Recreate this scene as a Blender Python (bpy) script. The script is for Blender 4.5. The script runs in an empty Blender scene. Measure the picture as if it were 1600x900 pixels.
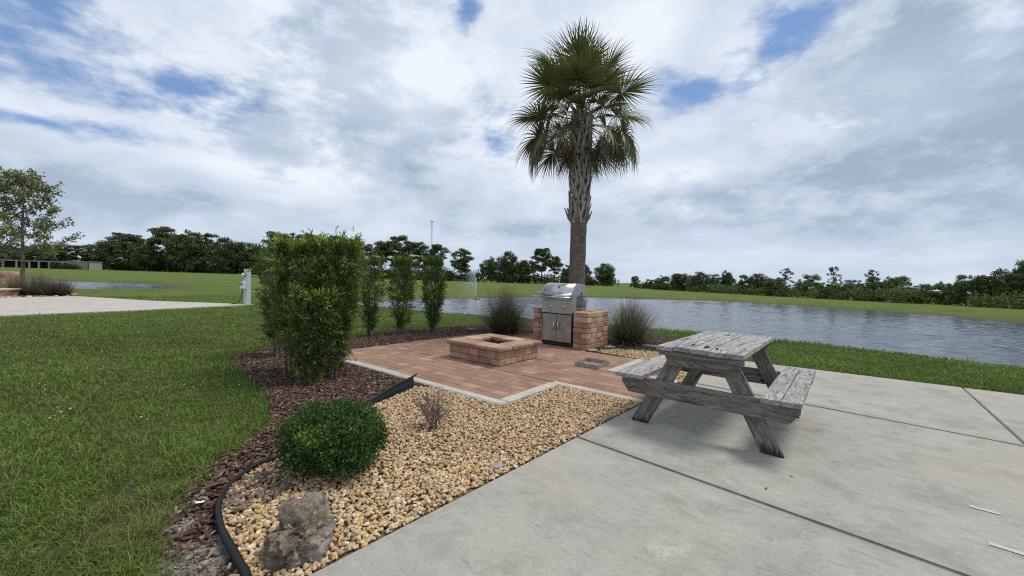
import bpy, bmesh, math, random
import numpy as np
from mathutils import Vector, Matrix
random.seed(7); rng = np.random.default_rng(11)
PI = math.pi
scene = bpy.context.scene
COL = scene.collection

# ------------------------------------------------------------------ camera
CAM_H, FOC, PITCH_Y, ROLL = 1.3, 630.0, 436.5, 1.78
_p = -math.atan((450 - PITCH_Y) / FOC); _r = math.radians(ROLL)
_f = np.array([0, math.cos(_p), math.sin(_p)]); _r0 = np.array([1., 0, 0]); _u0 = np.cross(_r0, _f)
C_R = math.cos(_r) * _r0 + math.sin(_r) * _u0
C_U = -math.sin(_r) * _r0 + math.cos(_r) * _u0
C_F = _f
cam_d = bpy.data.cameras.new('camera'); cam = bpy.data.objects.new('camera', cam_d); COL.objects.link(cam)
cam_d.sensor_width = 36; cam_d.lens = 36 * FOC / 1600; cam_d.clip_start = .05; cam_d.clip_end = 9000
cam.matrix_world = Matrix(((C_R[0], C_U[0], -C_F[0], 0), (C_R[1], C_U[1], -C_F[1], 0), (C_R[2], C_U[2], -C_F[2], CAM_H), (0, 0, 0, 1)))
scene.camera = cam

def ray(x, y): return C_R * (x - 800) / FOC + C_U * (450 - y) / FOC + C_F
def G(x, y, z=0.0):                      # survey point: the spot on the ground plane z
    d = ray(x, y); t = (z - CAM_H) / d[2]; return (float(d[0] * t), float(d[1] * t))
def AT(x, y, Y):                         # survey point at a known distance Y
    d = ray(x, y); t = Y / d[1]; return (float(d[0] * t), float(Y), float(CAM_H + d[2] * t))

# ------------------------------------------------------------------ object helpers
def tag(o, label=None, cat=None, group=None, kind=None):
    if label: o['label'] = label
    if cat: o['category'] = cat
    if group: o['group'] = group
    if kind: o['kind'] = kind
    return o
def empty(name, loc=(0, 0, 0), rz=0.0, label=None, cat=None, group=None):
    o = bpy.data.objects.new(name, None); COL.objects.link(o); o.location = loc; o.rotation_euler = (0, 0, rz)
    o.empty_display_size = .1
    return tag(o, label, cat, group)
def link(name, me, mat=None, parent=None, smooth=False):
    o = bpy.data.objects.new(name, me); COL.objects.link(o)
    if mat: me.materials.append(mat)
    if parent: o.parent = parent
    me.polygons.foreach_set('use_smooth', np.full(len(me.polygons), bool(smooth)))
    return o
def mesh_np(name, V, F, col=None, uv=None):
    """V (n,3); F (m,k) array, or list of such arrays; col (n,3) per-vertex colour; uv (n,2) per vertex"""
    Fs = F if isinstance(F, list) else [F]
    me = bpy.data.meshes.new(name)
    V = np.asarray(V, dtype=np.float32)
    me.vertices.add(len(V)); me.vertices.foreach_set('co', V.ravel())
    loops = np.concatenate([np.asarray(f, dtype=np.int32).ravel() for f in Fs])
    tot = np.concatenate([np.full(len(f), np.asarray(f).shape[1], dtype=np.int32) for f in Fs])
    start = np.concatenate([[0], np.cumsum(tot)[:-1]]).astype(np.int32)
    me.loops.add(len(loops)); me.loops.foreach_set('vertex_index', loops)
    me.polygons.add(len(tot)); me.polygons.foreach_set('loop_start', start); me.polygons.foreach_set('loop_total', tot)
    me.update(calc_edges=True)
    if col is not None:
        a = me.attributes.new('tint', 'FLOAT_COLOR', 'POINT')
        c = np.ones((len(V), 4), dtype=np.float32); c[:, :3] = col; a.data.foreach_set('color', c.ravel())
    if uv is not None:
        l = me.uv_layers.new(name='grain'); u = np.asarray(uv, dtype=np.float32)[loops]; l.data.foreach_set('uv', u.ravel())
    me.validate(); return me
class MB:
    def __init__(s): s.V = []; s.F = {}; s.C = []; s.U = []; s.n = 0
    def add(s, V, Fs, col=(1, 1, 1), uv=None):
        V = np.asarray(V, float).reshape(-1, 3)
        for f in Fs: s.F.setdefault(len(f), []).append([i + s.n for i in f])
        c = np.asarray(col, float); s.C.append(np.broadcast_to(c, (len(V), 3)) if c.ndim == 1 else c)
        s.U.append(np.zeros((len(V), 2)) if uv is None else np.asarray(uv, float))
        s.V.append(V); s.n += len(V)
    def box(s, c, h, col=(1, 1, 1), rot=None):
        c = np.asarray(c, float); v = np.array([(x, y, z) for x in (-1, 1) for y in (-1, 1) for z in (-1, 1)]) * np.asarray(h, float)
        if rot is not None: v = v @ np.asarray(rot).T
        s.add(v + c, [(0, 1, 3, 2), (4, 6, 7, 5), (0, 4, 5, 1), (2, 3, 7, 6), (0, 2, 6, 4), (1, 5, 7, 3)], col)
    def rbox(s, c, h, r, col=(1, 1, 1), rot=None, jit=0.0):
        h = np.asarray(h, float); v = []
        for sg in RB_S:
            b = (h - r) * sg
            for k in range(3):
                w = b.copy(); w[k] = h[k] * sg[k]; v.append(w)
        v = np.array(v)
        if jit: v = v + (rng.random((8, 3)) - .5).repeat(3, 0) * jit
        if rot is not None: v = v @ np.asarray(rot).T
        s.add(v + np.asarray(c, float), RB_F, col)
    def tube(s, pts, rad, seg=8, col=(1, 1, 1), cap=True):
        pts = np.asarray(pts, float); n = len(pts); rad = np.broadcast_to(np.asarray(rad, float), (n,))
        V = []; tprev = None
        for i in range(n):
            t = pts[min(i + 1, n - 1)] - pts[max(i - 1, 0)]; t = t / (np.linalg.norm(t) + 1e-9)
            if tprev is None:
                a = np.array([0, 0, 1.]) if abs(t[2]) < .9 else np.array([1., 0, 0]); x = np.cross(t, a)
            else: x = x - t * (x @ t)
            x = x / (np.linalg.norm(x) + 1e-9); y = np.cross(t, x); tprev = t
            for k in range(seg):
                an = 2 * PI * k / seg; V.append(pts[i] + rad[i] * (math.cos(an) * x + math.sin(an) * y))
        Fs = [(i * seg + k, i * seg + (k + 1) % seg, (i + 1) * seg + (k + 1) % seg, (i + 1) * seg + k) for i in range(n - 1) for k in range(seg)]
        if cap: Fs += [tuple(range(seg))[::-1], tuple((n - 1) * seg + k for k in range(seg))]
        s.add(V, Fs, col)
    def prism(s, outline, z0, z1, col=(1, 1, 1), frame=None, uvdir=None, uvoff=(0, 0)):
        """outline 2D CCW -> extruded; frame = (origin, ex, ey, ez)"""
        o = np.asarray(outline, float); n = len(o)
        P = np.concatenate([np.c_[o, np.full(n, z0)], np.c_[o, np.full(n, z1)]])
        if uvdir is not None:
            d = np.asarray(uvdir, float); d = d / np.linalg.norm(d); e = np.array([-d[1], d[0]])
            uv = np.c_[P[:, :2] @ d + uvoff[0], P[:, :2] @ e + P[:, 2] * 1.3 + uvoff[1]]
        else: uv = None
        if frame: P = np.asarray(frame[0], float) + P[:, :1] * np.asarray(frame[1], float) + P[:, 1:2] * np.asarray(frame[2], float) + P[:, 2:] * np.asarray(frame[3], float)
        s.add(P, [tuple(range(n))[::-1], tuple(range(n, 2 * n))] + [(i, (i + 1) % n, n + (i + 1) % n, n + i) for i in range(n)], col, uv)
    def build(s, name, mat=None, parent=None, smooth=False, bevel=0):
        me = mesh_np(name, np.concatenate(s.V), [np.array(f) for f in s.F.values()], np.concatenate(s.C), np.concatenate(s.U))
        bm = bmesh.new(); bm.from_mesh(me); bmesh.ops.recalc_face_normals(bm, faces=bm.faces)
        if bevel: bmesh.ops.bevel(bm, geom=list(bm.edges), offset=bevel, segments=2, affect='EDGES', profile=.6)
        bm.to_mesh(me); bm.free()
        return link(name, me, mat, parent, smooth)
RB_S = np.array([(x, y, z) for x in (-1, 1) for y in (-1, 1) for z in (-1, 1)], float)
def _rbf():
    bm = bmesh.new()
    for sg in RB_S:
        for k in range(3):
            w = sg * .7; w[k] = sg[k]; bm.verts.new(w)
    bm.verts.ensure_lookup_table()
    r = bmesh.ops.convex_hull(bm, input=bm.verts); bmesh.ops.dissolve_limit(bm, angle_limit=.02, verts=bm.verts, edges=bm.edges)
    bm.verts.index_update(); f = [tuple(v.index for v in fa.verts) for fa in bm.faces]; bm.free(); return f
RB_F = _rbf()
def sdf(poly, X, Y):
    """signed distance to polygon (negative inside)"""
    P = np.asarray(poly, float); X = np.asarray(X, float); Y = np.asarray(Y, float)
    d = np.full(X.shape, 1e18); ins = np.zeros(X.shape, bool)
    for i in range(len(P)):
        ax, ay = P[i]; bx, by = P[(i + 1) % len(P)]; ex, ey = bx - ax, by - ay
        t = np.clip(((X - ax) * ex + (Y - ay) * ey) / (ex * ex + ey * ey + 1e-12), 0, 1)
        d = np.minimum(d, (X - ax - t * ex) ** 2 + (Y - ay - t * ey) ** 2)
        c = ((ay > Y) != (by > Y))
        with np.errstate(divide='ignore', invalid='ignore'):
            ins ^= c & (X < ex * (Y - ay) / (ey if ey != 0 else 1e-12) + ax)
    return np.where(ins, -1, 1) * np.sqrt(d)
def inpoly(poly, X, Y): return sdf(poly, X, Y) < 0
def smooth_poly(pts, it=2, closed=True):
    P = np.asarray(pts, float)
    for _ in range(it):
        Q = np.roll(P, -1, 0); n = np.empty((2 * len(P), P.shape[1])); n[0::2] = .75 * P + .25 * Q; n[1::2] = .25 * P + .75 * Q; P = n if closed else np.concatenate([P[:1], n[:-2], P[-1:]])
    return P
def rotz(a): return np.array([[math.cos(a), -math.sin(a), 0], [math.sin(a), math.cos(a), 0], [0, 0, 1]])

# ------------------------------------------------------------------ material helpers
class NT:
    def __init__(s, tree): s.t = tree; s.t.nodes.clear()
    def n(s, typ, props=None, **inp):
        nd = s.t.nodes.new(typ)
        for k, v in (props or {}).items(): setattr(nd, k, v)
        for k, v in inp.items():
            k2 = int(k[1:]) if k[0] == 'i' and k[1:].isdigit() else k.replace('_', ' ')
            sk = nd.inputs[k2]
            if isinstance(v, bpy.types.NodeSocket): s.t.links.new(v, sk)
            else: sk.default_value = v
        return nd
    def math(s, op, a, b=0.0, c=0.0, clamp=False): return s.n('ShaderNodeMath', {'operation': op, 'use_clamp': clamp}, i0=a, i1=b, i2=c).outputs[0]
    def vmath(s, op, a, b=(0, 0, 0)):
        nd = s.n('ShaderNodeVectorMath', {'operation': op}, i0=a, i1=b); return nd.outputs[1] if op in ('DOT_PRODUCT', 'LENGTH', 'DISTANCE') else nd.outputs[0]
    def noise(s, vec, scale, detail=4, rough=.55, dist=0.0, out=0):
        return s.n('ShaderNodeTexNoise', None, Vector=vec, Scale=scale, Detail=detail, Roughness=rough, Distortion=dist).outputs[out]
    def ramp(s, f, stops, interp='LINEAR'):
        nd = s.n('ShaderNodeValToRGB', None, Fac=f); cr = nd.color_ramp; cr.interpolation = interp
        while len(cr.elements) < len(stops): cr.elements.new(.5)
        for e, (p, c) in zip(cr.elements, stops): e.position = p; e.color = (*c, 1) if len(c) == 3 else c
        return nd.outputs[0]
    def mix(s, f, a, b, mode='MIX'):
        nd = s.n('ShaderNodeMix', {'data_type': 'RGBA', 'blend_type': mode}); nd.inputs[0].default_value = 1
        for i, v in ((0, f), (6, a), (7, b)):
            if isinstance(v, bpy.types.NodeSocket): s.t.links.new(v, nd.inputs[i])
            else: nd.inputs[i].default_value = (v if i == 0 else ((*v, 1) if len(v) == 3 else v))
        return nd.outputs[2]
    def smooth(s, f, a, b, lo=0., hi=1.):
        return s.n('ShaderNodeMapRange', {'interpolation_type': 'SMOOTHSTEP'}, Value=f, i1=a, i2=b, i3=lo, i4=hi).outputs[0]
    def scalev(s, v, sc): return s.vmath('MULTIPLY', v, sc)
    def bump(s, h, strength=.3, dist=.01): return s.n('ShaderNodeBump', None, Height=h, Strength=strength, Distance=dist).outputs[0]
def mat(name):
    m = bpy.data.materials.new(name); m.use_nodes = True; t = NT(m.node_tree); return m, t
def finish(t, color, rough=.7, normal=None, metallic=0., spec=.4, disp=None, transl=0., tcol=None):
    b = t.n('ShaderNodeBsdfPrincipled', None, Base_Color=color if isinstance(color, bpy.types.NodeSocket) else (*color, 1), Roughness=rough, Metallic=metallic)
    b.inputs['Specular IOR Level'].default_value = spec
    if normal is not None: t.t.links.new(normal, b.inputs['Normal'])
    sh = b.outputs[0]
    if transl:
        tr = t.n('ShaderNodeBsdfTranslucent', None, Color=(tcol or color) if isinstance(color, bpy.types.NodeSocket) else (*color, 1))
        sh = t.n('ShaderNodeMixShader', None, i0=transl, i1=b.outputs[0], i2=tr.outputs[0]).outputs[0]
    t.n('ShaderNodeOutputMaterial', None, Surface=sh); return b
def pos(t): return t.n('ShaderNodeNewGeometry').outputs['Position']
def objc(t): return t.n('ShaderNodeTexCoord').outputs['Object']
def tint(t): return t.n('ShaderNodeAttribute', {'attribute_name': 'tint'}).outputs['Color']
M = {}
def plain(name, color, rough=.5, metallic=0., spec=.4, nscale=30, namt=.25, bump=.0):
    m, t = mat(name); p = objc(t); n = t.noise(p, nscale, 4)
    c = t.mix(t.math('MULTIPLY', n, 1), tuple(v * (1 - namt) for v in color), tuple(min(1, v * (1 + namt)) for v in color))
    finish(t, c, t.n('ShaderNodeMapRange', None, Value=n, i3=rough * .8, i4=min(1, rough * 1.2)).outputs[0], t.bump(n, bump, .01) if bump else None, metallic, spec); M[name] = m; return m
def leafmat(name, transl=.25, rough=.45, spec=.35):
    m, t = mat(name); finish(t, tint(t), rough, None, 0, spec, None, transl); M[name] = m; return m
leafmat('leaf', .35, .5, .25); leafmat('far_leaf', .12, .8, .1); leafmat('grass_blade', .3, .55, .2); leafmat('dry_blade', .15, .7, .15)
leafmat('palm_leaf', .22, .40, .45); leafmat('bark_chip', 0, .85, .2)
# pebble / stone with tint
m, t = mat('pebble'); p = pos(t); n = t.noise(p, 90, 3)
finish(t, t.mix(t.math('MULTIPLY', n, .7), tint(t), (.30, .22, .14)), .6, t.bump(n, .3, .003), 0, .4); M['pebble'] = m
def stonemat(name, amt=.5, bs=.5):
    m, t = mat(name); p = pos(t); a = t.noise(p, 14, 5, .65); b = t.noise(p, 70, 5, .7); d = t.noise(p, 4, 3)
    c = t.mix(t.smooth(a, .35, .7, 0, amt), tint(t), t.mix(1., tint(t), (.55, .47, .44), 'MULTIPLY'))
    c = t.mix(t.smooth(b, .5, .8, 0, .35), c, (.55, .45, .36))
    c = t.mix(t.smooth(d, .55, .75, 0, .3), c, (.12, .08, .06))
    finish(t, c, .85, t.bump(t.math('ADD', b, t.math('MULTIPLY', a, .6)), bs, .012), 0, .25); M[name] = m
stonemat('tumbled_stone'); stonemat('paver', .35, .3)
# concrete
def concrete(name, base, dark, light, ang, lines=()):
    m, t = mat(name); p = pos(t)
    r = t.n('ShaderNodeVectorRotate', {'rotation_type': 'Z_AXIS'}, Vector=p, Angle=ang).outputs[0]
    st = t.scalev(r, (1.4, 5., 1.)); big = t.noise(p, .9, 5, .6); streak = t.noise(st, 2.2, 7, .72, .6); fine = t.noise(p, 60, 6, .8); spk = t.noise(p, 200, 2); mid_ = t.noise(p, 13, 6, .75)
    blot = t.noise(p, 2.6, 9, .74, .4); st2 = t.noise(t.scalev(r, (1.6, 11., 1.)), 2.6, 8, .75, .8); mul = lambda k: tuple(v * k for v in base)
    c = t.mix(t.smooth(big, .3, .7), dark, base)
    c = t.mix(t.smooth(streak, .40, .75, 0, .45), c, light)
    c = t.mix(t.smooth(blot, .46, .66, 0, .75), c, mul(.66))
    c = t.mix(t.smooth(mid_, .50, .72, 0, .45), c, mul(.70)); c = t.mix(t.smooth(mid_, .48, .30, 0, .35), c, mul(1.22))
    c = t.mix(t.smooth(st2, .54, .70, 0, .65), c, mul(.50))
    c = t.mix(t.smooth(t.noise(p, .55, 3), .48, .70, 0, .45), c, (base[0] * 1.02, base[1] * .93, base[2] * .80))
    c = t.mix(t.smooth(t.noise(t.vmath('ADD', p, (3., 5., 0.)), 1.1, 9, .8, .3), .60, .68, 0, .55), c, mul(.48))
    c = t.mix(t.smooth(t.noise(t.vmath('ADD', p, (7., 1., 0.)), 2.1, 9, .8, .3), .60, .70, 0, .6), c, mul(1.35))
    c = t.mix(t.smooth(fine, .35, .75, 0, .6), c, t.mix(1., c, (.60, .60, .59), 'MULTIPLY'))
    c = t.mix(t.smooth(spk, .60, .70, 0, .5), c, mul(.45))
    for (a, d) in lines:
        nx, ny = -d[1], d[0]; ds = t.math('ABSOLUTE', t.math('SUBTRACT', t.vmath('DOT_PRODUCT', p, (float(nx), float(ny), 0.)), float(a[0] * nx + a[1] * ny)))
        ds = t.math('ADD', ds, t.math('MULTIPLY', t.math('SUBTRACT', t.math('ADD', mid_, fine), .95), .045)); c = t.mix(t.smooth(ds, .004, .032, .8, 0), c, mul(.22)); c = t.mix(t.smooth(ds, .02, .16, .22, 0), c, mul(.5))
    finish(t, c, .88, t.bump(t.math('ADD', fine, t.math('ADD', t.math('MULTIPLY', streak, .4), mid_)), .5, .006), 0, .25); M[name] = m
concrete('pale_concrete', (.50, .465, .42), (.45, .42, .38), (.56, .525, .475), math.radians(10))
concrete('kerb_concrete', (.52, .50, .44), (.44, .42, .37), (.60, .58, .52), math.radians(38))
# wood
def wood(name, light, mid, dark, crack=.55, foot=False):
    m, t = mat(name); uv = t.n('ShaderNodeUVMap', {'uv_map': 'grain'}).outputs[0]; p = pos(t)
    warp = t.noise(t.scalev(uv, (1.8, 7, 1)), 1.6, 3, .5)
    wv = t.n('ShaderNodeCombineXYZ', None, X=0., Y=t.math('MULTIPLY', warp, .16), Z=0.).outputs[0]
    q = t.vmath('ADD', uv, wv)
    g1 = t.noise(t.scalev(q, (1.6, 46, 1)), 1.6, 6, .75); g2 = t.noise(t.scalev(q, (4, 150, 1)), 1.3, 4, .75); bl = t.noise(p, 7, 6, .72); big = t.noise(t.scalev(q, (1.2, 13, 1)), 1.5, 5, .65)
    ck = t.noise(t.scalev(q, (1.1, 60, 1)), 1.0, 3, .6)
    c = t.mix(t.smooth(g1, .38, .60), mid, light); c = t.mix(t.smooth(g2, .48, .66, 0, crack), c, dark)
    c = t.mix(t.smooth(big, .50, .64, 0, .75), c, tuple(a * .5 + b * .5 for a, b in zip(mid, dark))); c = t.mix(t.smooth(bl, .50, .70, 0, .6), c, tuple(v * .55 for v in mid))
    c = t.mix(t.smooth(ck, .62, .66, 0, .95), c, tuple(v * .35 for v in dark))
    c = t.mix(t.smooth(t.noise(p, 2.3, 3), .5, .7, 0, .4), c, (mid[0] * 1.0, mid[1] * .86, mid[2] * .72))
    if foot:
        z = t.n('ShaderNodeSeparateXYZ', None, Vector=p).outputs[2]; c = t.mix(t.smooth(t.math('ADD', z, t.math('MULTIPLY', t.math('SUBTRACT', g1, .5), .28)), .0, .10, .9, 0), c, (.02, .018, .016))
    finish(t, c, .88, t.bump(t.math('SUBTRACT', t.math('ADD', g1, g2), t.smooth(ck, .6, .66)), .9, .008), 0, .2); M[name] = m
wood('bleached_wood', (.52, .51, .51), (.31, .295, .29), (.07, .06, .055), .7)
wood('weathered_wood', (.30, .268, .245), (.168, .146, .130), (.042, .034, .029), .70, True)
# lawn soil / far grass
m, t = mat('lawn'); p = pos(t)
d = t.vmath('LENGTH', p); z = t.n('ShaderNodeSeparateXYZ', None, Vector=p).outputs[2]
a = t.noise(p, .35, 6, .62); b = t.noise(p, 7, 5, .7); c0 = t.noise(p, 45, 3, .7); big = t.noise(p, .045, 4, .6)
near = t.mix(t.smooth(b, .35, .65), (.060, .055, .025), (.090, .105, .034))
far = t.mix(t.smooth(a, .35, .65), (.086, .128, .026), (.120, .164, .036)); far = t.mix(t.smooth(big, .45, .65, 0, .6), far, (.130, .134, .046))
far = t.mix(t.smooth(b, .45, .8, 0, .5), far, (.06, .09, .02))
c = t.mix(t.smooth(d, 8, 20), near, far)
c = t.mix(t.smooth(t.math('ADD', z, t.math('MULTIPLY', b, .14)), -.36, -.16, .85, 0), c, (.105, .088, .050))
finish(t, c, .95, t.bump(t.math('ADD', b, c0), .8, .05), 0, .1); M['lawn'] = m
m, t = mat('mulch_soil'); p = pos(t); a = t.noise(p, 30, 5, .7); b = t.noise(p, 3, 4)
sandm = None; e = t.noise(p, 24, 8, .78); e2 = t.noise(p, 5, 4, .6)
for (sx_, sy_, sr_) in [(*G(305, 875), .20), (*G(285, 812), .11), (*G(345, 838), .08), (*G(408, 547), .34), (*G(612, 592), .16), (*G(250, 890), .14)]:
    dd_ = t.vmath('DISTANCE', p, (sx_, sy_, 0.)); dd_ = t.math('ADD', dd_, t.math('MULTIPLY', t.math('SUBTRACT', t.math('ADD', e, e2), 1.), sr_ * 1.6)); f_ = t.smooth(dd_, sr_ * .7, sr_ * 1.1, 1, 0); sandm = f_ if sandm is None else t.math('MAXIMUM', sandm, f_)
sand = t.mix(t.smooth(e, .35, .65), (.085, .068, .058), t.mix(a, (.16, .145, .13), (.46, .44, .41)))
finish(t, t.mix(sandm, t.mix(a, (.025, .016, .014), t.mix(b, (.06, .04, .035), (.075, .058, .05))), sand), .95, t.bump(a, .8, .02), 0, .1); M['mulch_soil'] = m
m, t = mat('sand'); p = pos(t); a = t.noise(p, 60, 5, .7); b = t.noise(p, 9, 5, .7)
finish(t, t.mix(t.smooth(b, .38, .62), (.30, .275, .25), t.mix(a, (.14, .11, .095), (.24, .21, .19))), .95, t.bump(a, .7, .012), 0, .1); M['sand'] = m
m, t = mat('gravel_soil'); p = pos(t); a = t.noise(p, 80, 4, .7)
finish(t, t.mix(a, (.09, .06, .04), (.30, .21, .12)), .95, t.bump(a, .8, .02), 0, .1); M['gravel_soil'] = m
# water
m, t = mat('water'); p = pos(t); w3 = t.noise(p, .12, 3, .5); w2 = t.noise(t.scalev(p, (1., 1.5, 1.)), 9., 4, .6, .3)
b = finish(t, t.mix(w3, (.040, .052, .062), (.055, .066, .074)), .10, t.bump(w2, .25, .02), 0, .5); b.inputs['IOR'].default_value = 1.33; M['water'] = m
# rock
m, t = mat('rock'); p = objc(t); a = t.noise(p, 9, 8, .72, .6); b = t.noise(p, 32, 6, .75); v = t.n('ShaderNodeTexVoronoi', None, Vector=p, Scale=16.).outputs[0]
c = t.mix(t.smooth(a, .35, .62), (.13, .105, .085), (.40, .31, .22)); c = t.mix(t.smooth(b, .52, .7, 0, .75), c, (.62, .57, .49)); c = t.mix(t.smooth(t.noise(p, 4, 4), .48, .62, 0, .75), c, (.42, .40, .385))
c = t.mix(t.smooth(v, .0, .22, .75, 0), c, (.03, .025, .02))
finish(t, c, .8, t.bump(t.math('ADD', t.math('ADD', b, a), v), 1., .03), 0, .3); M['rock'] = m
# metals etc
m, t = mat('stainless'); p = objc(t); g = t.noise(t.scalev(p, (3, 3, 180)), 2, 3, .6); a = t.noise(p, 5, 4)
finish(t, t.mix(t.smooth(a, .35, .7), (.46, .45, .44), (.56, .55, .545)), t.n('ShaderNodeMapRange', None, Value=g, i3=.30, i4=.46).outputs[0], t.bump(g, .05, .002), 1., .5); M['stainless'] = m
plain('dark_steel', (.035, .035, .037), .5, .3); plain('chrome', (.68, .68, .68), .18, 1., .5, 10, .08)
plain('rusty_steel', (.34, .31, .29), .55, .7, .4, 14, .5, .3); plain('black_plastic', (.011, .012, .015), .6, 0, .25, 18, .3, .1)
plain('grey_paint', (.46, .52, .56), .5, 0, .4, 6, .06); plain('box_paint', (.56, .60, .63), .5, 0, .4, 6, .06); plain('glass_dome', (.65, .66, .62), .15, 0, .6, 30, .1)
plain('red_plastic', (.45, .08, .05), .5); plain('cream_paint', (.36, .35, .31), .6, 0, .3, 6, .08)
plain('white_line', (.44, .435, .40), .7, 0, .3, 120, .12); plain('grey_stone', (.27, .265, .255), .75, 0, .3, 25, .35, .5); plain('dark_stone', (.06, .065, .075), .6, 0, .4, 25, .3, .4)
plain('paper', (.75, .75, .75), .8, 0, .2, 60, .08); plain('dry_leaf', (.28, .11, .03), .7, 0, .2, 60, .3); plain('soot', (.022, .019, .017), .95, 0, .1, 40, .5, .6)
plain('shed_wall', (.27, .30, .24), .8, 0, .2, 2, .12); plain('shed_roof', (.30, .295, .28), .7, 0, .2, 2, .12); plain('shed_dark', (.030, .030, .030), .9); plain('galvanised', (.40, .41, .43), .5, .6)
plain('flower_white', (.75, .75, .70), .8)
m, t = mat('shaded_steel'); p = objc(t); g = t.noise(t.scalev(p, (160, 3, 3)), 2, 3, .6); a = t.noise(p, 6, 5)  # grill doors: stainless copy, shaded front and dim patio reflection put into its colour
finish(t, t.mix(t.smooth(a, .35, .7), (.34, .325, .315), (.44, .425, .415)), t.n('ShaderNodeMapRange', None, Value=g, i3=.34, i4=.5).outputs[0], t.bump(g, .05, .002), 1., .5); M['shaded_steel'] = m
m, t = mat('bark'); p = objc(t); a = t.noise(t.scalev(p, (1, 1, .35)), 9, 6, .7); finish(t, t.mix(t.smooth(a, .3, .7), (.07, .055, .045), (.22, .19, .165)), .9, t.bump(a, .8, .03), 0, .15); M['bark'] = m
m, t = mat('palm_bark'); p = objc(t); a = t.noise(t.scalev(p, (1, 1, 3.2)), 7, 6, .7); b = t.noise(t.scalev(p, (1, 1, .25)), 26, 5, .7)
finish(t, t.mix(t.smooth(a, .3, .7), t.mix(b, (.06, .047, .040), (.15, .12, .10)), (.24, .20, .175)), .9, t.bump(t.math('ADD', a, b), .9, .04), 0, .15); M['palm_bark'] = m
m, t = mat('palm_boot'); p = objc(t); b = t.noise(t.scalev(p, (1, 1, .3)), 30, 5, .7); finish(t, t.mix(t.math('MULTIPLY', t.smooth(b, .45, .75), .6), tint(t), (.10, .07, .055)), .85, t.bump(b, .5, .01), 0, .2); M['palm_boot'] = m
# fountain spray: fine droplets, whitish and half clear
m, t = mat('spray'); d = t.n('ShaderNodeBsdfPrincipled', None, Base_Color=(.85, .88, .92, 1), Roughness=.3, Alpha=.8); t.n('ShaderNodeOutputMaterial', None, Surface=d.outputs[0]); M['spray'] = m
m, t = mat('mist'); d = t.n('ShaderNodeVolumePrincipled', None, Color=(.9, .93, .97, 1), Density=.13); t.n('ShaderNodeOutputMaterial', None, Volume=d.outputs[0]); M['mist'] = m

# ------------------------------------------------------------------ world: sky with broken cloud
SUN = np.array([.42, .08, .88]); SUN /= np.linalg.norm(SUN)
w = bpy.data.worlds.new('World'); scene.world = w; w.use_nodes = True; t = NT(w.node_tree)
dv = t.n('ShaderNodeTexCoord').outputs['Generated']
dv = t.vmath('NORMALIZE', dv)
sx = t.n('ShaderNodeSeparateXYZ', None, Vector=dv); zz = t.math('MAXIMUM', sx.outputs[2], 0.0)
den = t.math('ADD', zz, .20)
pl = t.n('ShaderNodeCombineXYZ', None, X=t.math('DIVIDE', sx.outputs[0], den), Y=t.math('DIVIDE', sx.outputs[1], den), Z=.37).outputs[0]
sky = t.n('ShaderNodeTexSky', {'sky_type': 'NISHITA', 'sun_disc': False, 'sun_elevation': math.asin(SUN[2]), 'sun_rotation': math.atan2(SUN[0], SUN[1]), 'air_density': 1.0, 'dust_density': .6, 'ozone_density': 1.5})
n1 = t.noise(pl, 1.15, 9, .60, .1); n2 = t.noise(t.vmath('ADD', pl, (7.3, 2.1, 1.)), .55, 5, .55, .1); n3 = t.noise(t.vmath('ADD', pl, (3.3, 9.1, 4.)), 1.5, 9, .54, .15)
n4 = t.noise(t.vmath('ADD', pl, (1.3, 4.1, 2.)), .8, 5, .5, .1)
puff = t.noise(t.vmath('ADD', t.vmath('MULTIPLY', dv, (1., 1., 1.7)), (.3, .8, 2.)), 4.2, 9, .62, .2)
puff2 = t.noise(t.vmath('ADD', t.vmath('MULTIPLY', dv, (1., 1., 2.2)), (5.3, 1.8, 2.)), 11., 8, .65, .1)
edge = t.math('SUBTRACT', t.math('ADD', t.math('MULTIPLY', puff, .55), t.math('MULTIPLY', puff2, .45)), .5)
def blob(px, py, rad, soft=.6, sq=1.0):
    d = ray(px, py); d = d / np.linalg.norm(d)
    df = t.vmath('SUBTRACT', dv, tuple(float(q) for q in d)); df = t.vmath('MULTIPLY', df, (1., 1., sq))
    ln = t.vmath('LENGTH', df); ln = t.math('ADD', ln, t.math('MULTIPLY', edge, rad * 4.5))
    return t.smooth(ln, rad * .1, rad * 1.15, 1, 0)
def vmax(l):
    o = l[0]
    for q in l[1:]: o = t.math('MAXIMUM', o, q)
    return o
holes = vmax([blob(10, 40, .19, .5, 1.6), blob(120, 115, .20, .5, 3.0), blob(260, 130, .14, .5, 4.0), blob(190, 207, .13, .5, 4.5), blob(60, 190, .08, .4, 5.), blob(775, 222, .085, .4, 1.2),
              blob(1240, 40, .085, .4, 2.), blob(1085, 140, .10, .35, 2.), blob(730, 20, .04, .3, 1.), blob(60, 5, .10, .5, 2.)])
greys = vmax([blob(620, 205, .24, .3, 1.7), blob(1470, 260, .30, .3, 2.2), blob(1560, 300, .22, .3, 3.0), blob(430, 215, .13, .3, 1.4),  blob(1520, 60, .30, .2, 2.), blob(560, 60, .2, .2, 1.5), blob(1150, 310, .22, .2, 3.5), blob(800, 365, .14, .2, 4.), blob(120, 300, .22, .2, 4.)])
whites = vmax([blob(745, 352, .05, .5, 1.6), blob(660, 130, .16, .2, 1.3), blob(1190, 80, .14, .2, 1.4), blob(1330, 170, .16, .2, 2.), blob(1010, 40, .12, .2, 1.), blob(860, 325, .08, .2, 2.), blob(150, 200, .25, .2, 6.), blob(420, 270, .3, .2, 7.), blob(1060, 270, .2, .2, 4.), blob(1250, 400, .3, .2, 9.)])
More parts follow.
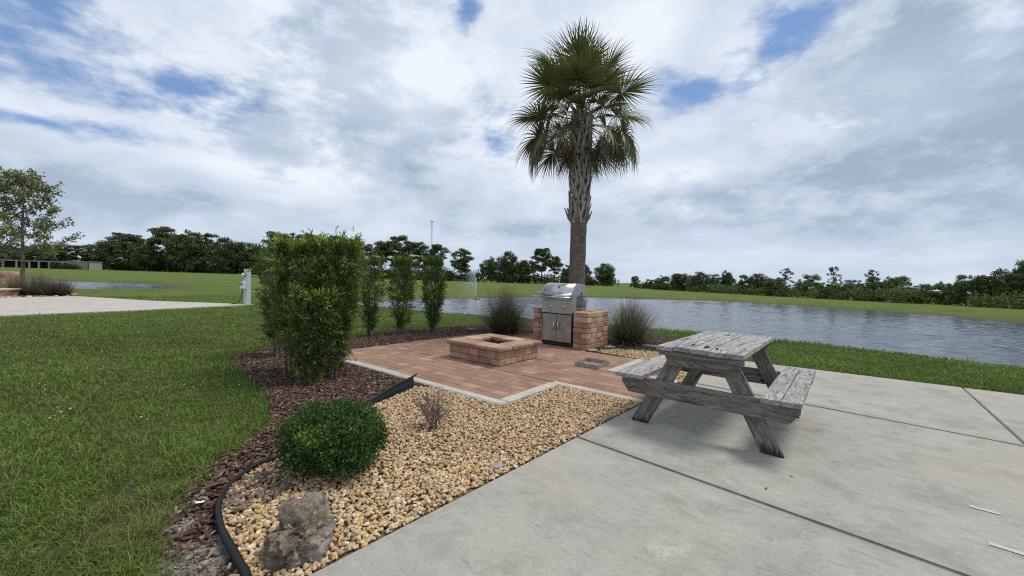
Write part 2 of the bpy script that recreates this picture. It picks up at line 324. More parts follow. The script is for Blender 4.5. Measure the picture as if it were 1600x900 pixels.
cov = t.smooth(t.math('ADD', t.math('ADD', n1, t.math('MULTIPLY', n2, .4)), .12), .50, .70)
cov = t.math('MAXIMUM', cov, t.smooth(zz, .45, .15, .45, .93))
cov = t.math('MULTIPLY', cov, t.math('SUBTRACT', 1.0, t.math('MULTIPLY', holes, .95)), 0, True)
sh = t.math('ADD', t.math('MULTIPLY', t.smooth(n3, .26, .74), .38), t.math('ADD', t.math('MULTIPLY', t.smooth(n4, .32, .68), .30), t.math('ADD', t.math('MULTIPLY', t.smooth(puff, .3, .7), .24), t.math('MULTIPLY', t.smooth(puff2, .3, .7), .14))))
sh = t.math('ADD', sh, t.math('MULTIPLY', whites, .30)); sh = t.math('ADD', t.math('SUBTRACT', sh, t.math('MULTIPLY', greys, .56)), .12)
cc = t.ramp(sh, [(0.0, (3.5, 4.25, 5.3)), (.3, (4.6, 5.45, 6.7)), (.62, (5.8, 6.6, 7.75)), (1.0, (8.1, 8.6, 9.3))])
blue = t.mix(.5, sky.outputs[0], (1.6, 3.3, 7.0))
col = t.mix(cov, blue, cc)
col = t.mix(t.smooth(zz, .0, .24, .60, 0), col, (5.2, 6.2, 7.4))
bg = t.n('ShaderNodeBackground', None, Color=col, Strength=.1); t.n('ShaderNodeOutputWorld', None, Surface=bg.outputs[0])
sl = bpy.data.lights.new('sun', 'SUN'); sl.energy = 2.3; sl.angle = math.radians(18); sl.color = (1, .95, .87)
so = bpy.data.objects.new('sun', sl); COL.objects.link(so); so.rotation_euler = Vector(SUN).to_track_quat('Z', 'Y').to_euler(); so.location = (10, 5, 30)
vs = scene.view_settings; vs.view_transform = 'Standard'; vs.look = 'None'; vs.exposure = .10; vs.gamma = 1; vs.use_curve_mapping = False

# ------------------------------------------------------------------ site plan (metres, camera post at the origin)
UA = math.radians(-38.); U = np.array([math.cos(UA), math.sin(UA)]); Vv = np.array([-U[1], U[0]]); O0 = np.array(G(779, 626))
def PF(u, v): return tuple(O0 + U * u + Vv * v)
P0 = PF(-3.75, 0)
patio_poly = [P0, PF(0, 0), PF(0, 1.13), PF(1.32, 1.13), PF(1.37, 2.19), PF(.22, 2.19), PF(.22, 3.42), PF(-.8, 3.55), PF(-.8, 4.7), PF(-3.75, 4.7)]
cA = np.array(G(480, 897)); cB = np.array(G(900, 682)); cdir = (cB - cA) / np.linalg.norm(cB - cA)
cfar1 = np.array(G(1600, 617)); cfar0 = np.array(G(1215, 570)); fdir = (cfar0 - cfar1) / np.linalg.norm(cfar0 - cfar1)
def isect(p, d, q, e):
    A = np.array([d, -e]).T; s = np.linalg.solve(A, np.asarray(q) - np.asarray(p)); return np.asarray(p) + d * s[0]
corner = isect(cA, cdir, cfar1, fdir)
jA0 = cB; jA1 = np.array(G(1500, 896)); jB0 = np.array(G(1260, 632)); jB1 = np.array(G(1600, 697)); jC0 = np.array(G(1510, 611)); jC1 = np.array(G(1600, 692))
jAd = (jA1 - jA0) / np.linalg.norm(jA1 - jA0); jBd = (jB1 - jB0) / np.linalg.norm(jB1 - jB0); jCd = (jC1 - jC0) / np.linalg.norm(jC1 - jC0)
conc_near = cA - cdir * 6
conc_poly = [tuple(conc_near), tuple(corner), tuple(corner - fdir * 14), tuple(conc_near + jAd * 14)]
edge_px = [(392, 912), (372, 880), (352, 845), (341, 812), (341, 790), (352, 768), (378, 742), (408, 726), (436, 716), (480, 695), (540, 655), (570, 636), (600, 622), (646, 604)]
edge_pts = [G(*q) for q in edge_px]
tail = [(-1.02, 1.45), (-.95, 1.1)]
grav_poly = [*tail[::-1], *edge_pts, PF(-.9, -.12), PF(0.0, -.12), PF(.1, 1.04), PF(1.25, 1.04), tuple(isect(cA, cdir, PF(0, 1.05), U)), tuple(cA - cdir * .9)]
mk0 = isect(cA, cdir, PF(0, 2.25), U)
grav2_poly = [PF(.28, 2.28), tuple(mk0), tuple(cA + cdir * 5.0), G(1075, 556), G(1030, 550), G(965, 545), PF(-.72, 3.62), PF(.28, 3.48)]
mulch_px = [(215, 930), (235, 860), (262, 800), (300, 752), (352, 705), (400, 676), (424, 645), (414, 612), (378, 583), (358, 563), (380, 549), (420, 541), (470, 538), (540, 527), (640, 515), (745, 508), (835, 505), (900, 505), (985, 516), (1050, 528), (1108, 538)]
mulch_poly = [G(*q) for q in mulch_px] + [tuple(corner + np.array((.05, .1))), tuple(cA + cdir * 4.9), PF(1.0, 2.4), (.3, 3), (-.5, 1.8), (-.95, 1.0), (-1.35, .95)]
drive_poly = [G(398, 475.5), G(200, 485), G(0, 493), (-24, 4), (-45, 12), (-34, 20), G(0, 465), G(118, 462.5), G(240, 470)]
near_crest = [G(*q) for q in [(570, 475), (595, 478), (691, 487), (745, 490), (850, 498), (940, 505), (1030, 513), (1215, 530), (1400, 549), (1600, 573)]]
near_line = [(x * (1 + .75 / math.hypot(x, y)), y * (1 + .75 / math.hypot(x, y))) for x, y in near_crest]
far_line = [G(*q, -.45) for q in [(570, 471), (620, 469.5), (690, 467.5), (745, 466), (840, 464.5), (920, 464.5), (1000, 467), (1150, 472), (1280, 479), (1400, 488), (1500, 496), (1600, 507)]]
lake_poly = smooth_poly([(-10.5, 22.2)] + near_line + [(12, 4.5), (15, -1), (20, -8), (34, -6), (36, 6), (34, 16)] + far_line[::-1], 2)
pond_poly = smooth_poly([G(110, 446), G(180, 446.5), G(262, 446), G(262, 445.5, -.45), G(180, 441.5, -.45), G(110, 440, -.45), (-70, 50), (-70, 30)], 2)
Z0 = -.035
def ground_z(X, Y):
    R = np.hypot(X, Y); z = np.full(np.shape(X), Z0); B = np.clip(.75 + (R - 19) * .22, .75, 4.5)
    for P in (lake_poly, pond_poly):
        s = sdf(P, X, Y); f = np.clip(1 - s / B, 0, 1.); f = f * f * (3 - 2 * f) * .5 + f * .5
        z = np.minimum(z, Z0 - (.45 + Z0) * f - np.clip(-s, 0, 3) * .3)
    return z
# terrain
th = np.radians(np.concatenate([np.arange(-62, 62.01, .3), np.arange(65, 296, 3.)])); rr = np.concatenate([[0.2], np.geomspace(.6, 70, 190), np.geomspace(75, 4000, 40)])
T, Rr = np.meshgrid(th, rr); X = Rr * np.sin(T); Y = Rr * np.cos(T); Zt = ground_z(X, Y)
Zt += np.where(Rr > 20, 0, 0)
nT = len(th); idx = np.arange(X.size).reshape(X.shape)
q = np.stack([idx[:-1, :], np.roll(idx, -1, 1)[:-1, :], np.roll(idx, -1, 1)[1:, :], idx[1:, :]], -1).reshape(-1, 4)
tag(link('ground', mesh_np('ground', np.c_[X.ravel(), Y.ravel(), Zt.ravel()], [q, ]), M['lawn'], None, True), kind='structure')
def sheet(name, poly, z, m, edge=None):
    bm = bmesh.new(); vs_ = [bm.verts.new((x, y, z)) for x, y in poly]; f = bm.faces.new(vs_); bmesh.ops.triangulate(bm, faces=[f]); bmesh.ops.recalc_face_normals(bm, faces=bm.faces)
    me = bpy.data.meshes.new(name); bm.to_mesh(me); bm.free()
    if me.polygons[0].normal.z < 0: me.flip_normals()
    return tag(link(name, me, m), kind='structure')
WAVES = []
for i in range(70):
    lam = .22 * (7.5 ** rng.random()); a_ = math.radians(205 + rng.normal(0, 38)); WAVES.append((math.cos(a_) * 2 * PI / lam, math.sin(a_) * 2 * PI / lam, rng.random() * 2 * PI, 0.0023 * lam ** .85))
def water(name, poly, x0, x1, y0, y1, dx, dy):
    xs = np.arange(x0, x1, dx); ys = np.arange(y0, y1, dy); X, Y = np.meshgrid(xs, ys); k = sdf(poly, X, Y) < .6; Z = np.full(X.shape, -.45)
    gust = .72 + .45 * np.sin(X * .21 + 1.3 * np.sin(Y * .13)) * np.sin(Y * .17 + 2 + .8 * np.sin(X * .1))
    for kx, ky, ph, am in WAVES: Z += am * gust * np.sin(kx * X + ky * Y + ph)
    idx = np.arange(X.size).reshape(X.shape); q = np.stack([idx[:-1, :-1], idx[:-1, 1:], idx[1:, 1:], idx[1:, :-1]], -1).reshape(-1, 4); kk = k.ravel(); q = q[kk[q].any(1)]
    u_, inv = np.unique(q, return_inverse=True); tag(link(name, mesh_np(name, np.c_[X.ravel()[u_], Y.ravel()[u_], Z.ravel()[u_]], inv.reshape(-1, 4)), M['water'], None, True), kind='structure')
water('lake_water', lake_poly, -12, 37, -9, 47, .09, .075); water('pond_water', pond_poly, -72, -24, 24, 52, .22, .16)
sheet('mulch_bed', mulch_poly, -.024, M['mulch_soil']); sheet('gravel_bed', grav_poly, -.016, M['gravel_soil']); sheet('far_gravel_bed', grav2_poly, -.016, M['gravel_soil'])
SAND = [(G(310, 875), .15), (G(285, 815), .07), (G(345, 838), .05), (G(408, 548), .22), (G(610, 592), .12), (G(250, 885), .07)]
concrete('concrete', (.395, .380, .330), (.345, .335, .300), (.46, .445, .395), math.radians(44), [(jA0, jAd), (jB0, jBd)])
# concrete pad: separate slabs with real joints
mb = MB()
def slab(poly, z0=-.14, z1=0.0): mb.prism(poly, z0, z1)
def inset(poly, g):
    P = np.asarray(poly, float); n = len(P); out = []
    if sum(P[i][0] * P[(i + 1) % n][1] - P[(i + 1) % n][0] * P[i][1] for i in range(n)) < 0: P = P[::-1]
    for i in range(n):
        a, b, c = P[i - 1], P[i], P[(i + 1) % n]; d1 = (b - a) / np.linalg.norm(b - a); d2 = (c - b) / np.linalg.norm(c - b)
        n1 = np.array([-d1[1], d1[0]]); n2 = np.array([-d2[1], d2[0]]); out.append(isect(b + n1 * g, d1, b + n2 * g, d2))
    return out
far_end = corner - fdir * 14
eB0 = isect(cA, cdir, jB0, jBd); cF = isect(jC0, jCd, cfar1, fdir); cBx = isect(jC0, jCd, jB0, jBd); cAx = isect(jC0, jCd, jA0, jAd)
farB = jB0 + jBd * 14; farA = jA0 + jAd * 14
for k, P in enumerate([[conc_near, cB, cAx, cAx - jCd * 0 + (cAx - cBx) / np.linalg.norm(cAx - cBx) * 6.5], [cB, eB0, cBx, cAx], [eB0, corner, cF, cBx], [cBx, cF, far_end, farB], [cAx, cBx, farB, farA]]):
    slab(inset(P, .0065))
pv = mb.build('concrete_pad', M['concrete'])
bm = bmesh.new(); bm.from_mesh(pv.data); bmesh.ops.bevel(bm, geom=[e for e in bm.edges if all(v.co.z > -.01 for v in e.verts)], offset=.008, segments=3, affect='EDGES'); bm.to_mesh(pv.data); bm.free()
tag(pv, kind='structure')
sheet('joint_sand', inset(conc_poly, .03), -.035, M['soot'])
# painted dashes
for a, b, wd in [((1514, 791), (1563, 804), .017), ((1544, 849), (1602, 867), .020)]:
    A, B = np.array(G(*a)), np.array(G(*b)); d = (B - A) / np.linalg.norm(B - A); n = np.array([-d[1], d[0]]) * wd
    nn = 12; L = [A + (B - A) * i / nn + n * (.9 + .2 * random.random()) for i in range(nn + 1)]; Rv = [A + (B - A) * i / nn - n * (.9 + .2 * random.random()) for i in range(nn + 1)]
    sheet('painted_line', [tuple(q) for q in L + Rv[::-1]], .004, M['white_line'])
# driveway and its gravel strip
mb = MB(); mb.prism([tuple(q) for q in inset(drive_poly, 0.001)], -.15, .0); tag(mb.build('driveway', M['pale_concrete']), kind='structure')
sheet('planting_bed', [G(0, 465.5), G(118, 462), G(122, 459), G(60, 456), G(-60, 455), G(-120, 470)], -.02, M['gravel_soil'])
# patio pavers
sheet('paver_sand', inset(patio_poly, .0), -.020, M['mulch_soil'])
mb = MB(); ROW = .157
cols = [(.305, .186, .126), (.285, .171, .119), (.320, .200, .136), (.262, .152, .109), (.300, .182, .125), (.275, .163, .115), (.305, .188, .129), (.37, .235, .155)]
pu = np.array([[U[0], Vv[0]], [U[1], Vv[1]]]); R3 = rotz(UA)
puv = [tuple(np.linalg.solve(pu, np.asarray(q) - O0)) for q in patio_poly]
def clip_half(P, axis, lim, keep_less):
    out = []
    for i in range(len(P)):
        a, b = P[i], P[(i + 1) % len(P)]; fa = (a[axis] <= lim) == keep_less; fb = (b[axis] <= lim) == keep_less
        if fa: out.append(a)
        if fa != fb:
            s = (lim - a[axis]) / (b[axis] - a[axis]); out.append((a[0] + s * (b[0] - a[0]), a[1] + s * (b[1] - a[1])))
    return out
rects = [(-3.75, .0, 0., 1.13), (-3.75, 1.37, 1.13, 2.19), (-3.75, .22, 2.19, 3.46), (-3.75, -.8, 3.46, 4.7)]
v = .0; row = 0
while v < 4.7:
    h = ROW if row % 3 else ROW * 1.02
    u = -3.75 - random.random() * .2
    while u < 1.4:
        wv = random.choice([.157, .235, .235, .21, .157]); c = random.choice(cols); s = .9 + .2 * random.random(); c = [x * s for x in c]
        for (a0, a1, b0, b1) in rects:
            x0, x1, y0, y1 = max(u, a0), min(u + wv, a1), max(v, b0), min(v + h, b1)
            if x1 - x0 > .03 and y1 - y0 > .03:
                cx, cy = PF((x0 + x1) / 2, (y0 + y1) / 2)
                mb.rbox((cx, cy, -.03 + random.uniform(-.0015, .0015)), ((x1 - x0) / 2 - .0026, (y1 - y0) / 2 - .0026, .03), .006, c, R3)
        u += wv
    v += h; row += 1
tag(mb.build('paver_patio', M['paver']), kind='structure')
# concrete kerb round the patio
mb = MB()
def kerb(a, b, wd=.13, z=.020):
    a, b = np.array(a), np.array(b); n = max(1, int(np.linalg.norm(b - a) / 1.3)); d = (b - a) / np.linalg.norm(b - a)
    for i in range(n):
        p0 = a + (b - a) * i / n; p1 = a + (b - a) * (i + 1) / n; c = (p0 + p1) / 2
        mb.rbox((c[0], c[1], z - .07), (np.linalg.norm(p1 - p0) / 2 - .002, wd / 2, .07), .012, (1, 1, 1), rotz(math.atan2(d[1], d[0])), .006)
kerb(PF(-3.5, -.068), PF(.135, -.068)); kerb(PF(.068, 0.002), PF(.068, 1.0), .128); kerb(PF(.008, 1.064), PF(1.27, 1.064), .10, .014)
kerb(PF(.285, 2.20), PF(.285, 3.42), .125); kerb(PF(.36, 2.26), PF(1.2, 2.26), .11)
tag(mb.build('kerb', M['kerb_concrete']), kind='structure')

# ------------------------------------------------------------------ pebbles, bark chips, grass
def scatter(poly, dens, extra=None):
    P = np.asarray(poly); lo, hi = P.min(0), P.max(0); n = int((hi - lo).prod() * dens); Q = lo + rng.random((n, 2)) * (hi - lo)
    return Q[inpoly(poly, Q[:, 0], Q[:, 1])]
bm = bmesh.new(); bmesh.ops.create_icosphere(bm, subdivisions=2, radius=1); ICO_V = np.array([v.co[:] for v in bm.verts]); ICO_F = np.array([[v.index for v in f.verts] for f in bm.faces]); bm.free()
bm = bmesh.new(); bmesh.ops.create_icosphere(bm, subdivisions=1, radius=1); IC1_V = np.array([v.co[:] for v in bm.verts]); IC1_F = np.array([[v.index for v in f.verts] for f in bm.faces]); bm.free()
def randrot(n, tilt):
    a = rng.random(n) * 2 * PI; b = rng.normal(0, tilt, n); c = rng.normal(0, tilt, n)
    ca, sa, cb, sb, cc_, sc = np.cos(a), np.sin(a), np.cos(b), np.sin(b), np.cos(c), np.sin(c); z = np.zeros(n); o = np.ones(n)
    Rz = np.stack([ca, -sa, z, sa, ca, z, z, z, o], -1).reshape(n, 3, 3); Rx = np.stack([o, z, z, z, cb, -sb, z, sb, cb], -1).reshape(n, 3, 3); Ry = np.stack([cc_, z, sc, z, o, z, -sc, z, cc_], -1).reshape(n, 3, 3)
    return Rz @ Rx @ Ry
def stones(Q, size, flat, z0, zj, pal, pw, TV, TF, tilt=.35):
    n = len(Q); s = size[0] + (size[1] - size[0]) * rng.random(n) ** 1.4 * np.where(rng.random(n) < .04, 1.45, 1); sc = np.c_[s * rng.uniform(.8, 1.35, n), s * rng.uniform(.65, 1., n), s * rng.uniform(*flat, n)]
    jit = 1 + .16 * rng.standard_normal((n, len(TV), 1)).clip(-1.6, 1.6)
    L = TV[None] * jit * sc[:, None]; V = np.einsum('nij,nkj->nki', randrot(n, tilt), L)
    V[..., :2] += Q[:, None]; V[..., 2] += (z0 + rng.random(n) * zj)[:, None]
    pc = np.array(pal)[rng.choice(len(pal), n, p=np.array(pw) / sum(pw))] * rng.uniform(.72, 1.18, (n, 1))
    F = (TF[None] + (np.arange(n) * len(TV))[:, None, None]).reshape(-1, 3)
    return V.reshape(-1, 3), F, np.repeat(pc, len(TV), 0)
GP = [(.64, .44, .215), (.70, .53, .30), (.58, .34, .135), (.76, .66, .48), (.38, .25, .145), (.17, .12, .10), (.42, .20, .09)]; GW = [5, 5, 3, 2.2, 2.6, 1.5, .6]
Q = scatter(grav_poly, 4200); dd = sdf(conc_poly, Q[:, 0], Q[:, 1]); Q = Q[(dd > .008) | ((dd > -.03) & (dd < 0) & (rng.random(len(Q)) < .02))]
dr = np.hypot(Q[:, 0], Q[:, 1]); nearQ = Q[dr < 3.0]; farQ = Q[dr >= 3.0]
parts = []
for a, TV, TF in ((nearQ, ICO_V, ICO_F), (farQ, IC1_V, IC1_F)): parts.append(stones(a, (.0078, .0168), (.45, .75), -.010, .016, GP, GW, TV, TF))
# darker damp stones in the tip of the bed
tipc = np.array(G(395, 765)); dk = nearQ[(np.hypot(*(nearQ - tipc).T) < .22) & (rng.random(len(nearQ)) < .5)]
parts.append(stones(dk, (.009, .017), (.4, .7), .002, .010, [(.09, .065, .065), (.15, .10, .085), (.06, .05, .055)], [1, 1, 1], ICO_V, ICO_F))
o = 0; VV, FF, CC = [], [], []
for V_, F_, C_ in parts: VV.append(V_); FF.append(F_ + o); CC.append(C_); o += len(V_)
tag(link('gravel', mesh_np('gravel', np.concatenate(VV), np.concatenate(FF), np.concatenate(CC)), M['pebble'], None, True), 'tan and cream river pebbles filling the bed beside the concrete', 'gravel', kind='stuff')
Q = scatter(grav2_poly, 1700); Q = Q[sdf(conc_poly, Q[:, 0], Q[:, 1]) > .02]; V_, F_, C_ = stones(Q, (.011, .021), (.45, .75), -.008, .014, GP, GW, IC1_V, IC1_F)
tag(link('gravel', mesh_np('gravel', V_, F_, C_), M['pebble'], None, True), 'tan pebbles between the brick pillar and the picnic table', 'gravel', kind='stuff')
Q = scatter([G(0, 465.5), G(118, 462), G(122, 459), G(60, 456), G(-60, 455)], 60); V_, F_, C_ = stones(Q, (.03, .07), (.45, .75), -.01, .014, GP, GW, IC1_V, IC1_F)
tag(link('gravel', mesh_np('gravel', V_, F_, C_), M['pebble'], None, True), 'strip of tan pebbles along the far driveway', 'gravel', kind='stuff')
# bark chips
BOXV = np.array([(x, y, z) for x in (-1, 1) for y in (-1, 1) for z in (-1, 1)], float); BOXF = np.array([(0, 1, 3, 2), (4, 6, 7, 5), (0, 4, 5, 1), (2, 3, 7, 6), (0, 2, 6, 4), (1, 5, 7, 3)])
Q = scatter(mulch_poly, 3400)
k = (sdf(patio_poly, Q[:, 0], Q[:, 1]) > .02) & (sdf(conc_poly, Q[:, 0], Q[:, 1]) > .04); 
ing = np.minimum(sdf(grav_poly, Q[:, 0], Q[:, 1]), sdf(grav2_poly, Q[:, 0], Q[:, 1])); k &= (ing > .02)
for (c, r) in SAND: k &= (np.hypot(Q[:, 0] - c[0], Q[:, 1] - c[1]) > r * (.6 + .7 * rng.random(len(Q)))) | (rng.random(len(Q)) < .25)
ms = sdf(mulch_poly, Q[:, 0], Q[:, 1]); k &= (ms < -.05 * rng.random(len(Q)))
k &= ~((np.hypot(Q[:, 0] - G(300, 850)[0], Q[:, 1] - G(300, 850)[1]) < .4) & (rng.random(len(Q)) < .45))
Q = Q[k]; n = len(Q)
L = BOXV[None] * np.c_[rng.uniform(.007, .026, n), rng.uniform(.003, .0085, n), rng.uniform(.0012, .0032, n)][:, None]; L = L + rng.normal(0, .0016, L.shape)
V_ = np.einsum('nij,nkj->nki', randrot(n, .28), L); V_[..., :2] += Q[:, None]; V_[..., 2] += (-.017 + rng.random(n) ** 1.5 * .026)[:, None]
pal = np.array([(.120, .068, .050), (.080, .046, .036), (.165, .100, .074), (.23, .17, .14), (.055, .037, .032), (.29, .23, .195)])
C_ = np.repeat(pal[rng.choice(6, n, p=[.3, .25, .2, .1, .1, .05])] * rng.uniform(.7, 1.25, (n, 1)), 8, 0)
tag(link('bark_mulch', mesh_np('bark_mulch', V_.reshape(-1, 3), (BOXF[None] + (np.arange(n) * 8)[:, None, None]).reshape(-1, 4), C_), M['bark_chip']), 'dark reddish brown bark chips spread between lawn and gravel', 'mulch', kind='stuff')
gq = []
for (c, r) in SAND: gq.append(np.array(c) + rng.normal(0, r * .75, (int(1500 * r), 2)))
gq = np.concatenate(gq); gq = gq[inpoly(mulch_poly, gq[:, 0], gq[:, 1]) & (sdf(grav_poly, gq[:, 0], gq[:, 1]) > .03)]
V_, F_, C_ = stones(gq, (.002, .009), (.4, .8), -.022, .006, [(.34, .32, .30), (.20, .17, .15), (.12, .08, .065), (.50, .42, .30)], [3, 3, 3, 1], IC1_V, IC1_F)
tag(link('soil_grit', mesh_np('soil_grit', V_, F_, C_), M['pebble'], None, True), 'grit and crumbs of grey sand showing through the bark mulch', 'grit', kind='stuff')
# grass blades
def blades(Xb, Yb, Zb, Ht, Wd, lean, C0, C1):
    n = len(Xb); a = rng.random(n) * 2 * PI; dx, dy = np.cos(a), np.sin(a); b = rng.random(n) * 2 * PI; lx, ly = np.cos(b) * lean * Ht, np.sin(b) * lean * Ht
    P = np.empty((n, 5, 3)); w2 = Wd / 2
    P[:, 0] = np.c_[Xb - dx * w2, Yb - dy * w2, Zb]; P[:, 1] = np.c_[Xb + dx * w2, Yb + dy * w2, Zb]
    P[:, 2] = np.c_[Xb - dx * w2 * .8 + lx * .35, Yb - dy * w2 * .8 + ly * .35, Zb + Ht * .6]; P[:, 3] = np.c_[Xb + dx * w2 * .8 + lx * .35, Yb + dy * w2 * .8 + ly * .35, Zb + Ht * .6]
    P[:, 4] = np.c_[Xb + lx, Yb + ly, Zb + Ht * (1 - .25 * lean)]
    F = (np.array([(0, 1, 3), (0, 3, 2), (2, 3, 4)])[None] + (np.arange(n) * 5)[:, None, None]).reshape(-1, 3)
    C = np.empty((n, 5, 3)); C[:, :2] = C0[:, None]; C[:, 2:] = C1[:, None]
    return P.reshape(-1, 3), F, C.reshape(-1, 3)
NB = 620000
ang_ = np.radians(rng.uniform(-57, 57, NB)); r_ = np.exp(rng.uniform(math.log(1.1), math.log(26.), NB * 1)); acc = rng.random(NB) < np.where(r_ < 2.6, (r_ / 2.6) ** 2, (r_ / 2.6) ** .25 / ((26 / 2.6) ** .25) * 1.0 + .42)
ang_, r_ = ang_[acc], r_[acc]; Xb, Yb = r_ * np.sin(ang_), r_ * np.cos(ang_)
k = np.ones(len(Xb), bool); wob = .05 * np.sin(Xb * 9 + 3 * np.sin(Yb * 7)) + .04 * rng.standard_normal(len(Xb))
k &= sdf(mulch_poly, Xb, Yb) > wob - .02
for P, g in ((conc_poly, .03), (patio_poly, .1), (drive_poly, .05), (grav_poly, .05), (grav2_poly, .05)): k &= sdf(P, Xb, Yb) > g - .03 * rng.random(len(Xb))
k &= np.minimum(sdf(lake_poly, Xb, Yb), sdf(pond_poly, Xb, Yb)) > .2
def patch(x, y, s, ph):
    return (np.sin(x * s + ph + 1.7 * np.sin(y * s * .7 + ph)) * np.sin(y * s * 1.1 + 2.3 * ph + 1.3 * np.sin(x * s * .8)))
bald = patch(Xb, Yb, 3.1, .4) + .6 * patch(Xb, Yb, 7.3, 2.)
k &= ~((bald > .40) & (rng.random(len(Xb)) < .50))
bare = [(G(330, 655), .10), (G(185, 770), .13), (G(265, 745), .08), (G(150, 835), .16), (G(215, 800), .12)]
for c, r in bare: k &= (np.hypot(Xb - c[0], (Yb - c[1])) > r) | (rng.random(len(Xb)) < .25)
Xb, Yb, r2 = Xb[k], Yb[k], r_[k]; n = len(Xb); lush = .5 + .5 * patch(Xb, Yb, 1.7, 1.1); lush2 = .5 + .5 * patch(Xb, Yb, 4.9, 3.1)
me_d = sdf(mulch_poly, Xb, Yb); tall = np.where((Xb < 0) & (me_d < .35), 1.35, 1.) * np.where((Xb > 3), 1.6, 1.)
Ht = rng.uniform(.028, .062, n) * (.75 + .5 * lush) * tall * np.where(rng.random(n) < .05, 1.6, 1); Wd = .0035 * np.maximum(1, (r2 / 2.2) ** .8) * rng.uniform(.7, 1.3, n)
tuft = patch(Xb, Yb, 13., .7) * patch(Xb, Yb, 5.3, 1.9); Ht *= 1 + .7 * np.clip(tuft - .15, 0, .6) / .6 * (rng.random(n) < .7); Zb = ground_z(Xb, Yb) - .004
g1 = np.array([(.110, .190, .034)]); g2 = np.array([(.190, .272, .056)]); mixc = rng.random((n, 1)) * .6 + .4 * lush[:, None]
C1 = (g1 * (1 - mixc) + g2 * mixc) * rng.uniform(.7, 1.25, (n, 1)) * (1.08 + .16 * patch(Xb, Yb, 2.3, .2) + .12 * patch(Xb, Yb, .7, 2.))[:, None]; nearm = np.exp(-(((Xb - G(230, 800)[0]) ** 2 + (Yb - G(230, 800)[1]) ** 2) / .35 ** 2)); dry = rng.random(n) < (.05 + .10 * (lush2 < .3) + .40 * nearm); C1[dry] = np.array((.32, .26, .13)) * rng.uniform(.6, 1.1, (dry.sum(), 1))
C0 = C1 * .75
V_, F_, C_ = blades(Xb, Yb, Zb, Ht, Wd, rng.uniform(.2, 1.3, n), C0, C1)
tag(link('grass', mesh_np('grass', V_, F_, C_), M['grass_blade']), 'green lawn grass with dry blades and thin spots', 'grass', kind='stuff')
print('blades', n)
# white clover heads in the lawn
fl = [(90, 640), (95, 648), (85, 655), (78, 660), (110, 645), (230, 660), (220, 655), (60, 568), (70, 605), (40, 560), (120, 540), (145, 545), (150, 525)] + [(random.gauss(570 - 300, 30), random.gauss(506, 8)) for _ in range(26)] + [(random.uniform(20, 380), random.uniform(505, 620)) for _ in range(40)]
Q = np.array([G(*q) for q in fl]); Q = Q[sdf(mulch_poly, Q[:, 0], Q[:, 1]) > .1]; V_, F_, C_ = stones(Q, (.004, .008), (.6, .9), .018, .02, [(.6, .6, .56)], [1], IC1_V, IC1_F)
tag(link('clover', mesh_np('clover', V_, F_, C_), M['flower_white'], None, True), 'tiny white clover heads dotted over the lawn', 'clover', kind='stuff')

# ------------------------------------------------------------------ leaf helpers
def unit(v): return v / (np.linalg.norm(v, axis=-1, keepdims=True) + 1e-9)
def leaves(P, D, Nn, length, width, C, fold=.0):
    """diamond leaves: base P, direction D, side from D x N"""
    n = len(P); D = unit(D); S = unit(np.cross(D, Nn)); Nr = np.cross(S, D); length = np.broadcast_to(length, (n,))[:, None]; width = np.broadcast_to(width, (n,))[:, None]
    V = np.empty((n, 4, 3)); V[:, 0] = P; V[:, 1] = P + D * length * .5 + S * width / 2 + Nr * length * fold; V[:, 2] = P + D * length; V[:, 3] = P + D * length * .5 - S * width / 2 + Nr * length * fold
    F = (np.array([(0, 1, 2, 3)])[None] + (np.arange(n) * 4)[:, None, None]).reshape(-1, 4) if fold == 0 else (np.array([(0, 1, 2), (0, 2, 3)])[None] + (np.arange(n) * 4)[:, None, None]).reshape(-1, 3)
    return V.reshape(-1, 3), F, np.repeat(C, 4, 0)
def rdir(n): return unit(rng.standard_normal((n, 3)))

